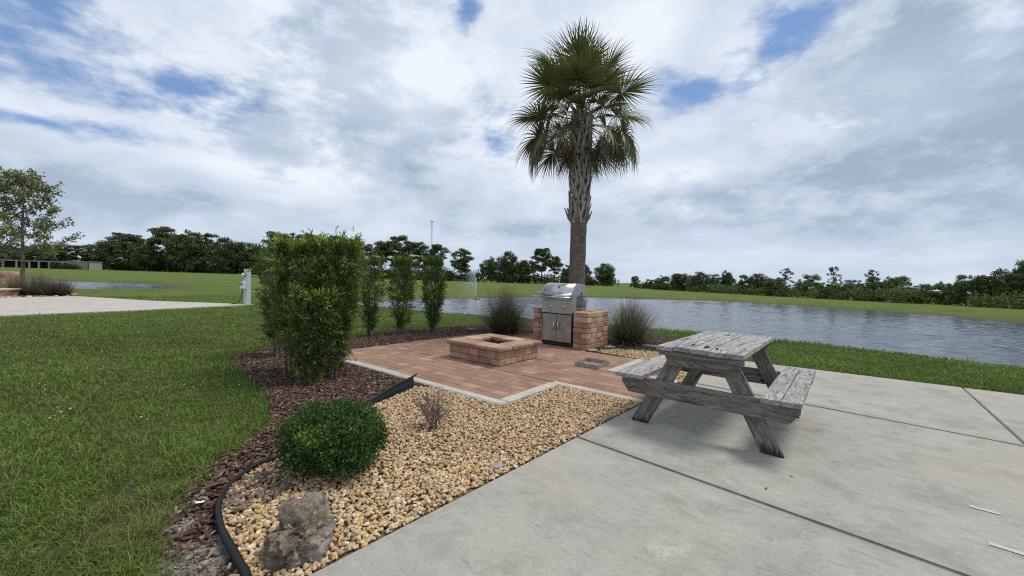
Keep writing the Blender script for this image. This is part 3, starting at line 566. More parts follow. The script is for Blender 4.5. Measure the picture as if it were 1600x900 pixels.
# podocarpus shrubs -------------------------------------------------
def podocarpus(name, loc, hw, hd, z0, z1, ntip, label, group=None, dens_leaf=13, notch=None, stems=3, ragged=.12, rz=0., yellow=.5, llen=.062, colmul=1.):
    root = empty(name, (*loc, Z0 * .6), rz, label, 'shrub', group)
    mbt = MB()
    for s in range(stems):
        bx, by = rng.normal(0, hw * .22), rng.normal(0, hd * .22); tx, ty = bx * 2.2 + rng.normal(0, .03), by * 2.2 + rng.normal(0, .03)
        mbt.tube([(bx, by, -.04), (bx * 1.2 + .01, by * 1.2, z1 * .3), (bx * 1.6, by * 1.6 + .01, z1 * .6), (tx, ty, z1 * .92)], [.014, .012, .009, .004], 6)
    n = ntip; side = rng.random(n) < .62
    x, y, z = rng.uniform(-1, 1, n), rng.uniform(-1, 1, n), rng.random(n) ** .85
    ax = rng.integers(0, 2, n); sg = np.where(rng.random(n) < .5, -1, 1); x = np.where(side & (ax == 0), sg * (1 - rng.random(n) ** 2 * .3), x); y = np.where(side & (ax == 1), sg * (1 - rng.random(n) ** 2 * .3), y)
    top = rng.random(n) < .16; z = np.where(top, 1 - .06 * rng.random(n), z)
    rr_ = (np.abs(x) ** 3 + np.abs(y) ** 3) ** (1 / 3); s_ = np.where(rr_ > 1, 1 / rr_, 1); x, y = x * s_, y * s_
    taper = np.clip(.32 + 1.25 * z, 0, 1.) ; bul = 1 + ragged * np.sin(5 * z + 3 * x * 1.5 + len(label) % 7) * .8
    gap = np.sin(11 * x + 4 * z * (z1) * 2) * np.sin(9 * y + 6 * z * z1) ; keep = gap < .68
    P = np.c_[x * hw * taper * bul, y * hd * taper * bul, z0 + (z1 - z0) * z]; 
    if notch is not None: keep &= ~notch(P)
    P, x, y, z = P[keep], x[keep], y[keep], z[keep]; n = len(P)
    out = unit(np.c_[P[:, 0] / hw, P[:, 1] / hd, .35 + 1.5 * (z > .9)] + .45 * rng.standard_normal((n, 3)))
    out[:, 2] += .35; out = unit(out); tl = rng.uniform(.05, .17, n) * np.where(rng.random(n) < .08, 1.7, 1)
    for i in range(0, n, 3): mbt.tube([P[i] - out[i] * tl[i] * 1.2 - (0, 0, .03), P[i] + out[i] * tl[i] * .5], [.0035, .0015], 3, cap=False)
    mbt.build('stem', M['bark'], root)
    k = dens_leaf; idx_ = np.repeat(np.arange(n), k); tt = np.tile(np.linspace(.0, 1, k), n) + rng.normal(0, .05, n * k)
    LP = P[idx_] + out[idx_] * (tl[idx_] * tt)[:, None]; LD = unit(out[idx_] * (.45 + .7 * np.clip(tt, 0, 1))[:, None] + rdir(n * k) * .8)
    young = np.clip((rng.random(n) - (1 - yellow * .45)) * 8, 0, 1) * (.4 + .6 * (z > .75)); yy = young[idx_] * np.clip(tt, 0.2, 1)
    C = np.array((.100, .155, .040)) * (1 - yy[:, None]) + np.array((.42, .50, .085)) * yy[:, None]; C = C * rng.uniform(.65, 1.35, (n * k, 1)) * colmul
    V_, F_, C_ = leaves(LP, LD, rdir(n * k), rng.uniform(.7, 1.25, n * k) * llen, llen * .21, C, .06)
    link('foliage', mesh_np('foliage', V_, F_, C_), M['leaf'], root); return root
HG = 'clipped evergreen shrubs in the mulch bed'
b1 = G(430, 556); podocarpus('evergreen_shrub', (b1[0] + .02, b1[1]), .20, .20, .22, 1.62, 620, 'slim ragged evergreen shrub with bare stems at the left end of the dense hedge clump', HG, 12, None, 3, .3, .2, .35)
b2 = AT(470, 500, 5.25); podocarpus('evergreen_shrub', (b2[0], b2[1]), .27, .22, .24, 1.60, 1600, 'tall dense evergreen shrub with bright top in the middle of the hedge clump', HG, 13, None, 4, .12, .5, 1.0)
b3 = AT(519, 500, 5.05); podocarpus('evergreen_shrub', (b3[0], b3[1]), .24, .22, .10, 1.64, 1800, 'tall dark evergreen shrub at the patio end of the hedge clump', HG, 13, None, 4, .16, .3, .75)
b4 = AT(487, 500, 4.75); podocarpus('evergreen_shrub', (b4[0], b4[1]), .21, .12, .08, 1.03, 700, 'lower front shrub of the hedge clump with a flat clipped top', HG, 13, None, 3, .14, .6, .8)
SG = 'narrow column shrubs behind the patio'
for px, lab, sd in ((578, 'thin column shrub nearest the big hedge clump, behind the patio', .0), (627, 'middle one of the three thin column shrubs behind the patio', .3), (675, 'thin column shrub nearest the spiky grass clump left of the grill', .6)):
    g = G(px, {578: 526, 627: 521, 675: 518}[px]); podocarpus('column_shrub', g, {578: .15, 627: .175, 675: .16}[px], .16, .10, {578: 1.58, 627: 1.62, 675: 1.66}[px], {578: 520, 627: 600, 675: 760}[px], lab, SG, 13, None, 4, .35, sd * 3, .6, .07)
# round bush ---------------------------------------------------------
bx, by = G(517, 745); by += .10; bx -= .03
root = empty('round_bush', (bx, by, 0), 0, 'small round dark green bush standing in the gravel behind the rock', 'bush')
n = 17000; d = rdir(n); lump = 1 + .09 * np.sin(6 * d[:, 0] + 2) * np.sin(7 * d[:, 1] + 4 * d[:, 2]) + .05 * np.sin(13 * d[:, 0] + 9 * d[:, 2]); rad = (1 - .30 * rng.random(n) ** 2.2) * lump * (1 + .06 * rng.standard_normal(n) + .12 * (rng.random(n) < .02))
sup = (np.abs(d) ** 2.6).sum(1) ** (-1 / 2.6); P = d * (rad * sup)[:, None] * np.array((.288, .27, .188)); P[:, 2] += .215; k = P[:, 2] > .035; P, d = P[k], d[k]; n = len(P)
LD = unit(d * .6 + rdir(n) * .9 + np.array((0, 0, .35))); yv = np.clip((np.sin(9 * P[:, 0] + 2) * np.sin(11 * P[:, 2] + 8 * P[:, 1]) - .35) * 1.4, 0, 1) * rng.random(n)
C = (np.array((.060, .118, .030)) * (1 - yv[:, None]) + np.array((.24, .33, .055)) * yv[:, None]) * rng.uniform(.6, 1.45, (n, 1))
V_, F_, C_ = leaves(P, LD, unit(d + .7 * rdir(n)), rng.uniform(.018, .032, n), rng.uniform(.010, .017, n), C, .10)
link('foliage', mesh_np('foliage', V_, F_, C_), M['leaf'], root)
mbt = MB()
for i in range(26):
    e = unit(rng.standard_normal(3) * (1, 1, .3) + (0, 0, .7)); mbt.tube([(rng.normal(0, .03), rng.normal(0, .03), -.02), e * .13 + (0, 0, .03), e * np.array((.25, .24, .2)) + (0, 0, .12)], [.008, .005, .002], 5, cap=False)
mbt.build('stem', M['bark'], root)
# dead twiggy shrub --------------------------------------------------
tx, ty = G(677, 668); mbt = MB()
def twig(p, d, l, r, dep):
    q_ = p + d * l; mid = (p + q_) / 2 + rng.normal(0, l * .08, 3); mbt.tube([p, mid, q_], [r, r * .8, r * .6], 3, tuple(np.array((.17, .135, .125)) * rng.uniform(.6, 1.4)), cap=False)
    if dep:
        for _ in range(3 if dep > 1 else 4): twig(p + (q_ - p) * rng.uniform(.45, 1), unit(d + rng.normal(0, .42, 3)), l * rng.uniform(.5, .8), r * .6, dep - 1)
for _ in range(20): twig(np.array((rng.normal(0, .02), rng.normal(0, .02), -.01)), unit(np.array((rng.normal(-.12, .38), rng.normal(0, .38), 1))), rng.uniform(.09, .14), .0034, 3)
o = mbt.build('dead_shrub', M['bark_chip']); o.location = (tx, ty, 0); o.scale = (1.25, 1.25, 1.25); tag(o, 'dry leafless grey twig shrub standing in the tan gravel', 'shrub')
# spiky grass clumps -------------------------------------------------
def spiky(name, loc, rad, h, nb, label, group, base, mid_, tip, wd=.008, zoff=0):
    root = tag(link(name, None) if False else bpy.data.objects.new(name, None), label, 'grass clump', group)
    bpy.data.objects.remove(root)
    a = rng.random(nb) * 2 * PI; el = np.clip(rng.normal(.74, .44, nb), .08, 1.5); L = h * rng.uniform(.74, 1.06, nb) ; b = rng.random(nb) ** .5 * rad * .30; ba = rng.random(nb) * 2 * PI
    seg = 5; P = np.empty((nb, (seg + 1) * 2, 3)); C = np.empty((nb, (seg + 1) * 2, 3)); hd_ = np.c_[np.cos(a), np.sin(a), np.zeros(nb)]; sd_ = np.c_[-np.sin(a), np.cos(a), np.zeros(nb)]
    cur = np.c_[b * np.cos(ba), b * np.sin(ba), np.zeros(nb)]; e = el.copy(); droop = rng.uniform(.02, .16, nb) * (1.35 - np.sin(el)); sf = rng.uniform(.75, 1.25, (nb, 1)); drym = (rng.random(nb) < .25)[:, None]
    for k in range(seg + 1):
        f = k / seg; w_ = wd * (1 - f * .85) / 2; P[:, 2 * k] = cur - sd_ * w_; P[:, 2 * k + 1] = cur + sd_ * w_
        c = np.array(base) * max(0, 1 - 2 * f) + np.array(mid_) * (1 - abs(2 * f - 1)) + np.array(tip) * max(0, 2 * f - 1); cc2 = np.where(drym, np.array((.20, .155, .095)), c) * sf; C[:, 2 * k] = cc2; C[:, 2 * k + 1] = cc2
        cur = cur + (hd_ * np.cos(e)[:, None] + np.array((0, 0, 1)) * np.sin(e)[:, None]) * (L / seg)[:, None]; e = e - droop
    F = (np.array([(2 * k, 2 * k + 1, 2 * k + 3, 2 * k + 2) for k in range(seg)])[None] + (np.arange(nb) * (seg + 1) * 2)[:, None, None]).reshape(-1, 4)
    o = link(name, mesh_np(name, P.reshape(-1, 3), F, C.reshape(-1, 3)), M['dry_blade']); o.location = (*loc, zoff - .02); return tag(o, label, 'grass clump', group)
OG = 'spiky ornamental grass clumps'
g = PF(-2.55, 4.55); spiky('grass_clump', G(788, 520), .75, 1.22, 2600, 'spiky dark grass clump left of the grill, behind the fire pit', OG, (.075, .080, .048), (.115, .125, .080), (.185, .175, .13))
spiky('grass_clump', G(983, 537), .65, 1.10, 2300, 'spiky dark grass clump right of the brick pillar, by the lake', OG, (.075, .080, .048), (.115, .125, .080), (.185, .175, .13))
for (px, py, h, lab) in ((27, 461, .95, 'broad greyish grass clump beside the far brick pillar at the left edge'), (62, 462, 1.08, 'tallest greyish grass clump in the bed along the far driveway'), (95, 461.5, .80, 'low greyish grass clump at the right end of the bed by the far driveway')):
    spiky('grass_clump', G(px, py), .8, h, 1300, lab, OG, (.075, .075, .045), (.120, .125, .078), (.200, .180, .130), .014)
# weeds at the lake edge
spiky('lake_weed', G(1075, 526), .18, .38, 26, 'thin dry weed stalks at the lake edge behind the picnic table', None, (.10, .09, .05), (.16, .13, .09), (.2, .16, .12), .006)['category'] = 'weed'
spiky('lake_weed', G(1040, 524), .25, .30, 60, 'tuft of green weeds beside the right grass clump at the lake', None, (.07, .11, .03), (.10, .15, .035), (.13, .16, .05), .008)['category'] = 'weed'

# ------------------------------------------------------------------ palm
PD = 9.7
pb = AT(901.5, 450, PD); px_, py_ = pb[0], PD
hx, hy, hz_ = AT(909, 188, PD)
palm = empty('palm_tree', (px_, py_, Z0), 0, 'tall cabbage palm with crisscross old leaf bases behind the grill', 'palm tree')
lean = np.array((hx - px_, hy - py_, hz_ - Z0)); HZ = lean[2]
def axis(z): f = z / HZ; return np.array((lean[0] * f, 0, z))
mbt = MB(); zs = np.linspace(-.05, HZ + .15, 30)
mbt.tube([axis(z) for z in zs], [.195 + .02 * math.exp(-z * 2) - .012 * z / HZ + .004 * math.sin(z * 23) for z in zs], 18)
mbt.build('trunk', M['palm_bark'], palm, True)
mbt = MB(); zb0 = AT(904, 350, PD)[2] - Z0; nrow = 17; 
for i in range(nrow):
    f = i / (nrow - 1); z = zb0 + (HZ - .1 - zb0) * f; nk = 5; gap = 0
    for k in range(nk):
        a = 2 * PI * (k + .5 * (i % 2)) / nk + .12 * i + rng.normal(0, .06); r = .178 + .02 * math.sin(PI * f); L = rng.uniform(.34, .44)
        c = axis(z); sw = rng.choice([-1, 1]) if False else (1 if (k + i) % 2 else -1)
        outv = np.array((math.cos(a), math.sin(a), 0)); tg = np.array((-math.sin(a), math.cos(a), 0))
        colb = np.array((.40, .355, .32)) * rng.uniform(.65, 1.1)
        for sgn in (-1, 1):     # a split base: two straps leaning apart from one foot, crossing its neighbours
            p0 = c + outv * r + tg * sgn * .015; pm = c + outv * (r + .035) + tg * sgn * .085 + (0, 0, L * .5); p1 = axis(z + L) + outv * (r + .035 + (.05 * rng.random() if rng.random() < .25 else 0)) + tg * sgn * .130
            Vb = []
            for p, w_, th_ in ((p0, .042, .016), (pm, .024, .012), (p1, .012, .007)):
                for s1, s2 in ((-1, -1), (1, -1), (1, 1), (-1, 1)): Vb.append(p + tg * w_ * s1 + outv * th_ * s2)
            mbt.add(Vb, [(0, 1, 2, 3), (8, 11, 10, 9)] + [(4 * j + q_, 4 * j + 4 + q_, 4 * j + 4 + (q_ + 1) % 4, 4 * j + (q_ + 1) % 4) for j in range(2) for q_ in range(4)], tuple(colb * rng.uniform(.85, 1.1)))
# long stubs at the foot of the boots
for a, L in ((2.9, .22), (3.6, .16), (.2, .16), (5.2, .2), (4.4, .13)):
    outv = np.array((math.cos(a), math.sin(a), 0)); c = axis(zb0 + .05); mbt.tube([c + outv * .17, c + outv * .25 + (0, 0, .10), c + outv * (.26 + L * .4) + (0, 0, .12 + L)], [.04, .03, .012], 5, (.27, .23, .20))
mbt.build('leaf_base', M['palm_boot'], palm)
def frond_mesh(seed, dead=0.0, droop=1.0, L=.80, pet=.92, bend=.2):
    r = np.random.default_rng(seed); V = []; Fq = []; C = []; n0 = 0
    def strip(pts, wid, up, c0, c1):
        nonlocal n0
        n = len(pts)
        for i, p in enumerate(pts):
            tdir = pts[min(i + 1, n - 1)] - pts[max(i - 1, 0)]; s = np.cross(tdir, up); s = s / (np.linalg.norm(s) + 1e-9); f = i / (n - 1); c = np.array(c0) * (1 - f) + np.array(c1) * f
            V.append(p - s * wid[i] / 2); V.append(p + s * wid[i] / 2); C.append(c); C.append(c)
        for i in range(n - 1): Fq.append((n0 + 2 * i, n0 + 2 * i + 1, n0 + 2 * i + 3, n0 + 2 * i + 2))
        n0 += 2 * n
    green = np.array((.085, .115, .036)); lite = np.array((.19, .21, .07)); brown = np.array((.155, .105, .065)); tan = np.array((.24, .18, .125))
    # petiole along +x, arching
    pp = [np.array((pet * f, 0, .10 * math.sin(f * 1.6) - .10 * droop * f * f)) for f in np.linspace(0, 1, 6)]
    cp = np.array((.12, .13, .045)) * (1 - dead) + tan * dead
    strip(pp, [.05, .04, .032, .028, .026, .024], np.array((0, 0, 1.)), cp, cp); strip(pp, [.022] * 6, np.array((0, 1., 0)), cp, cp)
    base = pp[-1]; ns = 46
    for k in range(ns):
        f = (k / (ns - 1)) * 2 - 1; an = f * math.radians(148) + r.normal(0, .02); ln = L * (1 - .30 * abs(f) ** 1.7) * r.uniform(.9, 1.08)
        st = base + np.array((.16 * max(0, math.cos(an)), 0, -.05 * max(0, math.cos(an)))) * (1 - abs(f))
        up_fold = .28 * math.sin(abs(an) * .5); cb, sb = math.cos(bend), math.sin(bend)            # the fan is folded like a shallow V
        d = np.array((math.cos(an), math.sin(an) * .86, up_fold + .05)); d = np.array((d[0] * cb + d[2] * sb, d[1], -d[0] * sb + d[2] * cb)); d /= np.linalg.norm(d); pts = [st]; cur = st.copy(); nseg = 7; dd_ = d.copy()
        for j in range(nseg):
            g_ = (.035 + .05 * j * j / 9) * droop * r.uniform(.7, 1.4) + (.06 + .10 * dead) * (j > 3); dd_ = dd_ + np.array((0, 0, -g_)) - np.array((.02, 0, 0)) * (abs(f) < .4) * 0; dd_ /= np.linalg.norm(dd_); cur = cur + dd_ * ln / nseg; pts.append(cur.copy())
        w_ = .034; wid = [.012, w_ * .75, w_, w_ * .95, w_ * .7, w_ * .42, w_ * .2, .002]
        mixd = np.clip(dead + r.normal(0, .12), 0, 1); gg = (green * (1 - .5 * r.random()) + lite * .35 * r.random()) ; c0 = gg * (1 - mixd) + brown * mixd; c1 = (gg * 1.25 + np.array((.03, .02, .0))) * (1 - mixd) + tan * mixd * r.uniform(.7, 1.1)
        strip(pts, wid, np.array((-math.sin(an) * .35 * (1 if k % 2 else -1), math.cos(an) * .35 * (1 if k % 2 else -1), 1.)), c0, c1)
    return mesh_np('frond', np.array(V), np.array(Fq), np.array(C))
gm = [frond_mesh(s, .0, dr_, .82) for s, dr_ in ((1, .7), (2, 1.), (3, 1.3), (4, 1.0), (5, .85))]; om = [frond_mesh(11, .42, 1.5, .92, .92, .95), frond_mesh(12, .30, 1.6, .95, .95, 1.1), frond_mesh(13, .5, 1.6, .88, .9, .8)]; dm = [frond_mesh(21, .95, 2.2, .8, .8, 1.1), frond_mesh(22, 1., 2.4, .75, .7, 1.2)]
for me_ in gm + om + dm: me_.materials.append(M['palm_leaf'])
def put_frond(me_, az, el, roll, sc, zoff, nm='frond'):
    o = bpy.data.objects.new(nm, me_); COL.objects.link(o); o.parent = palm
    Rm = Matrix.Rotation(az, 4, 'Z') @ Matrix.Rotation(-el, 4, 'Y') @ Matrix.Rotation(roll, 4, 'X')
    c = axis(HZ + zoff); o.matrix_local = Matrix.Translation(Vector((c[0] + .10 * math.cos(az) * math.cos(el), c[1] + .10 * math.sin(az) * math.cos(el), c[2]))) @ Rm @ Matrix.Scale(sc, 4); return o
GA = 2.39996
for i in range(15):          # young fronds over the top of the dome
    f = i / 14; put_frond(gm[i % 5], i * GA + rng.normal(0, .2), math.radians(80 - 42 * f ** .7 + rng.normal(0, 5)), rng.normal(0, .45), rng.uniform(.92, 1.06), .32 - .15 * f)
for i in range(15):          # spreading fronds round the middle
    f = i / 14; put_frond(gm[(i + 2) % 5], i * GA + 1.1 + rng.normal(0, .2), math.radians(36 - 36 * f + rng.normal(0, 6)), rng.normal(0, .4), rng.uniform(.90, 1.06), .10 - .12 * f)
for k, (az, el, sc) in enumerate(((.15, -6, 1.), (-.45, -14, .95), (.55, -12, .98), (-.1, -24, .9), (.9, -20, .9), (2.95, -6, 1.), (3.55, -14, .97), (2.5, -10, 1.), (3.2, -24, .92), (2.2, -22, .9), (1.4, -14, .9), (1.8, -8, .95), (-.95, -10, .85), (4.0, -8, .85))):
    put_frond(om[k % 3], az + rng.normal(0, .08), math.radians(el), rng.normal(0, .35), sc, -.10 - .012 * k)['label'] = 'drooping old frond turning brown'
for az, el, sc in ((-1.2, 20, .66), (-2.0, 14, .64), (-1.6, -6, .55), (1.5, 12, .85)):      # shorter fronds in front of and behind the heart
    put_frond(gm[int(abs(az) * 10) % 5], az, math.radians(el), rng.normal(0, .3), sc, -.02)
for az, el, s in ((2.75, -52, .62), (.35, -54, .62), (3.5, -60, .56), (-.5, -62, .56)): put_frond(gm[2], az, math.radians(el), 0, s, -.42)
for az, el, sc in ((3.75, -30, .8), (-.6, -30, .8), (-.25, -42, .75), (3.3, -44, .75)):
    put_frond(dm[0 if sc > .77 else 1], az, math.radians(el), rng.normal(0, .2), sc, -.14)['label'] = 'dead tan frond hanging down'

# ------------------------------------------------------------------ stone work: fire pit, pillars
TAN = [(.45, .305, .205), (.41, .265, .175), (.49, .345, .24), (.38, .235, .16), (.43, .29, .205)]; RED = [(.37, .215, .155), (.33, .185, .14), (.42, .265, .19), (.46, .32, .23)]
def course(mb, a, b, z0, z1, th_, lens, pal, jit=.010, off=0.):
    """stones laid from a to b (xy), thickness th_ to the left of travel"""
    a, b = np.array(a, float), np.array(b, float); d = b - a; L = np.linalg.norm(d); d /= L; nrm = np.array([-d[1], d[0]]); s = 0.0; R_ = rotz(math.atan2(d[1], d[0]))
    while s < L - 1e-6:
        l = random.choice(lens); l = L - s if L - s - l < .07 else l; c = a + d * (s + l / 2) + nrm * (th_ / 2 + random.uniform(-.004, .004) + off); k = random.uniform(.82, 1.18)
        mb.rbox((c[0], c[1], (z0 + z1) / 2), (l / 2 - .0015, th_ / 2, (z1 - z0) / 2 - .001), .011, tuple(x * k for x in random.choice(pal)), R_, jit); s += l
fp = empty('fire_pit', (0, 0, 0), 0, 'square tumbled stone fire pit with overhanging cap on the brick patio', 'fire pit')
fu0, fu1, fv0, fv1 = -2.12, -1.05, 1.27, 2.28
fcx, fcy = PF((fu0 + fu1) / 2, (fv0 + fv1) / 2); fp.location = (fcx, fcy, 0); fp.rotation_euler = (0, 0, UA); hu, hv = (fu1 - fu0) / 2, (fv1 - fv0) / 2
mb = MB()
for (z0, z1, sh_) in ((0.001, .095, .0), (.095, .225, .0)):
    tk = .16
    for a, b in (((-hu, -hv), (hu, -hv)), ((hu, -hv + tk), (hu, hv)), ((hu - tk, hv), (-hu, hv)), ((-hu, hv - tk), (-hu, -hv + tk))): course(mb, a, b, z0, z1, tk, [.16, .22, .27, .2, .3], TAN)
mb.build('wall', M['tumbled_stone'], fp)
mb = MB(); ov = .045; tk = .30; H2, V2 = hu + ov, hv + ov
for a, b in (((-H2, -V2), (H2, -V2)), ((H2, -V2 + tk), (H2, V2)), ((H2 - tk, V2), (-H2, V2)), ((-H2, V2 - tk), (-H2, -V2 + tk))): course(mb, a, b, .226, .290, tk, [.19, .23, .21, .16], TAN + [(.34, .18, .14)], .010)
mb.build('cap', M['tumbled_stone'], fp)
mb = MB(); tk = .10; ih, iv = hu - .165, hv - .165
for a, b in (((-ih, -iv), (ih, -iv)), ((ih, -iv + tk), (ih, iv)), ((ih - tk, iv), (-ih, iv)), ((-ih, iv - tk), (-ih, -iv + tk))): course(mb, a, b, .01, .222, tk, [.16, .22], [(.10, .05, .04), (.14, .07, .055)])
mb.build('liner', M['tumbled_stone'], fp)
V_, F_, C_ = stones(rng.uniform(-1, 1, (260, 2)) * (ih - .12, iv - .12), (.015, .05), (.4, .8), .01, .03, [(.05, .045, .04), (.1, .095, .09)], [1, 1], IC1_V, IC1_F); link('ash', mesh_np('ash', V_, F_, C_), M['soot'], fp)
def pillar(u0, u1, v0, v1, label, H=.715, xy=None, rz=UA):
    root = empty('brick_pillar', (*(xy or PF((u0 + u1) / 2, (v0 + v1) / 2)), 0), rz, label, 'pillar', 'tumbled brick pillars'); mb = MB(); a_, b_ = (u1 - u0) / 2, (v1 - v0) / 2; n = 7; h = H / n
    for i in range(n):
        t_ = .13; pal = TAN + RED * 2 if i % 2 else TAN + RED
        segs = (((-a_, -b_), (a_, -b_)), ((a_, -b_ + t_), (a_, b_)), ((a_ - t_, b_), (-a_, b_)), ((-a_, b_ - t_), (-a_, -b_ + t_))) if i % 2 else (((-a_ + t_, -b_), (a_ - t_, -b_)), ((a_, -b_), (a_, b_)), ((a_ - t_, b_), (-a_ + t_, b_)), ((-a_, b_), (-a_, -b_)))
        for s in segs: course(mb, *s, i * h + .0005, (i + 1) * h, t_, [.16, .23, .2, .13, .26], pal, .009)
        mb.box((0, 0, (i + .5) * h), (a_ - t_ - .001, b_ - t_ - .001, h / 2 - .003), (.2, .13, .09))
    o = mb.build('brickwork', M['tumbled_stone'], root); return root
pillar(-1.115, -.80, 3.55, 4.45, 'brick pillar on the right side of the steel grill')
pillar(-2.17, -1.87, 3.72, 4.50, 'brick pillar on the left side of the grill, half hidden behind it')
# far grill site at the left edge
fx, fy = G(-14, 459); pillar(-.35, .35, -.4, .4, 'distant reddish brick pillar at the left edge of the photo', .95, (fx - .2, fy + .5), .3)
fpx, fpy = G(-2, 463); fr = empty('fire_pit', (fpx - .15, fpy - .1, 0), .25, 'distant stone fire pit with pale cap at the left edge beyond the driveway', 'fire pit')
mb = MB()
for a, b in (((-.5, -.5), (.5, -.5)), ((.5, -.34), (.5, .5)), ((.34, .5), (-.5, .5)), ((-.5, .34), (-.5, -.34))):
    for z0, z1 in ((0, .11), (.11, .24)): course(mb, a, b, z0, z1, .16, [.22, .27], RED)
mb.build('wall', M['tumbled_stone'], fr)
mb = MB()
for a, b in (((-.55, -.55), (.55, -.55)), ((.55, -.25), (.55, .55)), ((.25, .55), (-.55, .55)), ((-.55, .25), (-.55, -.25))): course(mb, a, b, .241, .31, .3, [.22, .27], [(.55, .47, .38)])
mb.build('cap', M['tumbled_stone'], fr)

# ------------------------------------------------------------------ grill
gc = PF(-1.50, 3.86); gr = empty('grill', (*gc, 0), UA, 'stainless steel gas grill with closed hood between two brick pillars', 'grill')
gw, gd = .352, .28          # half width, half depth; front is local -y
mb = MB(); mb.rbox((0, .01, .375), (gw - .004, gd - .02, .305), .004); mb.build('cabinet', M['dark_steel'], gr)
mb = MB()
for s in (-1, 1): mb.rbox((s * (gw - .012), -gd + .03, .36), (.010, .035, .33), .003)
mb.box((0, -gd + .03, .045), (gw - .025, .02, .020)); mb.build('frame', M['dark_steel'], gr)
for s in (-1, 1):
    mb = MB(); mb.rbox((s * (gw / 2 - .008), -gd - .004, .365), (gw / 2 - .013, .014, .275), .006); dr = mb.build('door', M['shaded_steel'], gr)
    mb = MB(); hx_ = s * .045; mb.tube([(hx_, -gd - .018, .33), (hx_, -gd - .05, .33), (hx_, -gd - .055, .34), (hx_, -gd - .055, .46), (hx_, -gd - .05, .47), (hx_, -gd - .018, .47)], .0095, 8); mb.build('handle', M['chrome'], dr, True)
mb = MB(); mb.rbox((0, -gd + .15, .795), (gw, .185, .140), .006)
for i in range(4): mb.box((gw + .001, -.10 + i * .0, .70), (.0, .0, .0)) if False else None
cp_ = mb.build('control_panel', M['stainless'], gr)
mb = MB(); mb.rbox((0, -gd - .040, .925), (gw + .004, .022, .012), .005); mb.build('lip', M['chrome'], cp_)
for s in (-.15, .15):
    mb = MB(); mb.tube([(s, -gd - .034, .785), (s, -gd - .042, .785)], .036, 20); mb.tube([(s, -gd - .042, .785), (s, -gd - .072, .785)], [.024, .021], 20); mb.box((s, -gd - .075, .785), (.004, .006, .02)); mb.build('knob', M['chrome'], gr)
mb = MB(); mb.rbox((0, -gd - .037, .785), (.05, .003, .014), .001); mb.build('label_plate', M['galvanised'], gr)
mb = MB(); mb.rbox((0, .06, .85), (gw, gd - .06, .18), .006); bx_ = mb.build('firebox', M['stainless'], gr)
mb = MB()
for j in range(2):
    for i in range(5): mb.box((gw + .002, -.10 + i * .07, .80 + j * .028), (.003, .025, .006))
mb.build('vent', M['dark_steel'], bx_)
# hood: quarter-round shell extruded across
prof = [(-gd - .028, .945), (-gd - .030, 1.075)] + [(-gd + .19 - .215 * math.cos(a), 1.015 + .235 * math.sin(a)) for a in np.linspace(.12, PI / 2 * .97, 14)] + [(.05, 1.255), (.16, 1.24), (.215, 1.19), (.225, 1.05), (.225, .945)]
mb = MB(); mb.prism([(y, z) for y, z in prof][::-1], -gw + .006, gw - .006, (1, 1, 1), ((0, 0, 0), (0, 1, 0), (0, 0, 1), (1, 0, 0))); hd = mb.build('hood', M['stainless'], gr)
for q_ in hd.data.polygons: q_.use_smooth = len(q_.vertices) == 4
for s in (-1, 1):
    mb = MB(); pr = [(y, z) for y, z in prof]; cen = (.0, 1.07); pr2 = [(cen[0] + (y - cen[0]) * 1.02, cen[1] + (z - cen[1]) * 1.02) for y, z in pr]; xs_ = (-gw, -gw + .014) if s < 0 else (gw - .014, gw); mb.prism(pr2[::-1], *xs_, (1, 1, 1), ((0, 0, 0), (0, 1, 0), (0, 0, 1), (1, 0, 0))); mb.build('end_cap', M['stainless'], hd)
mb = MB(); mb.tube([(gw, .04, 1.075), (gw + .012, .04, 1.075)], .016, 12); mb.box((gw + .008, .04, 1.05), (.004, .008, .02)); mb.build('spit_bracket', M['dark_steel'], hd)
mb = MB(); mb.tube([(-gw + .03, -gd - .075, .975), (gw - .03, -gd - .075, .975)], .014, 12)
for s in (-1, 1): mb.tube([(s * (gw - .06), -gd - .02, .975), (s * (gw - .06), -gd - .078, .975)], .011, 8)
mb.build('handle', M['chrome'], hd, True)
# flame-like emblem on the hood: a comma-shaped disc following the curve
ay = .75; ey, ez = -gd + .19 - .217 * math.cos(ay), 1.015 + .237 * math.sin(ay); tv = np.array((0, math.sin(ay) * .215, math.cos(ay) * .235)); tv /= np.linalg.norm(tv); nv = np.array((0, -math.cos(ay), math.sin(ay)))
k = np.linspace(0, 2 * PI, 20, endpoint=False); ol = [(.020 * math.cos(a), .022 * math.sin(a)) for a in k]
mb = MB(); mb.prism(ol, -.003, .004, (1, 1, 1), ((.0, ey, ez), (1, 0, 0), tv, nv)); mb.prism([(-.020, .004), (-.006, .004), (.004, .030), (.018, .046), (-.006, .036)], -.003, .0035, (1, 1, 1), ((.0, ey, ez), (1, 0, 0), tv, nv)); mb.build('emblem', M['dark_steel'], hd)
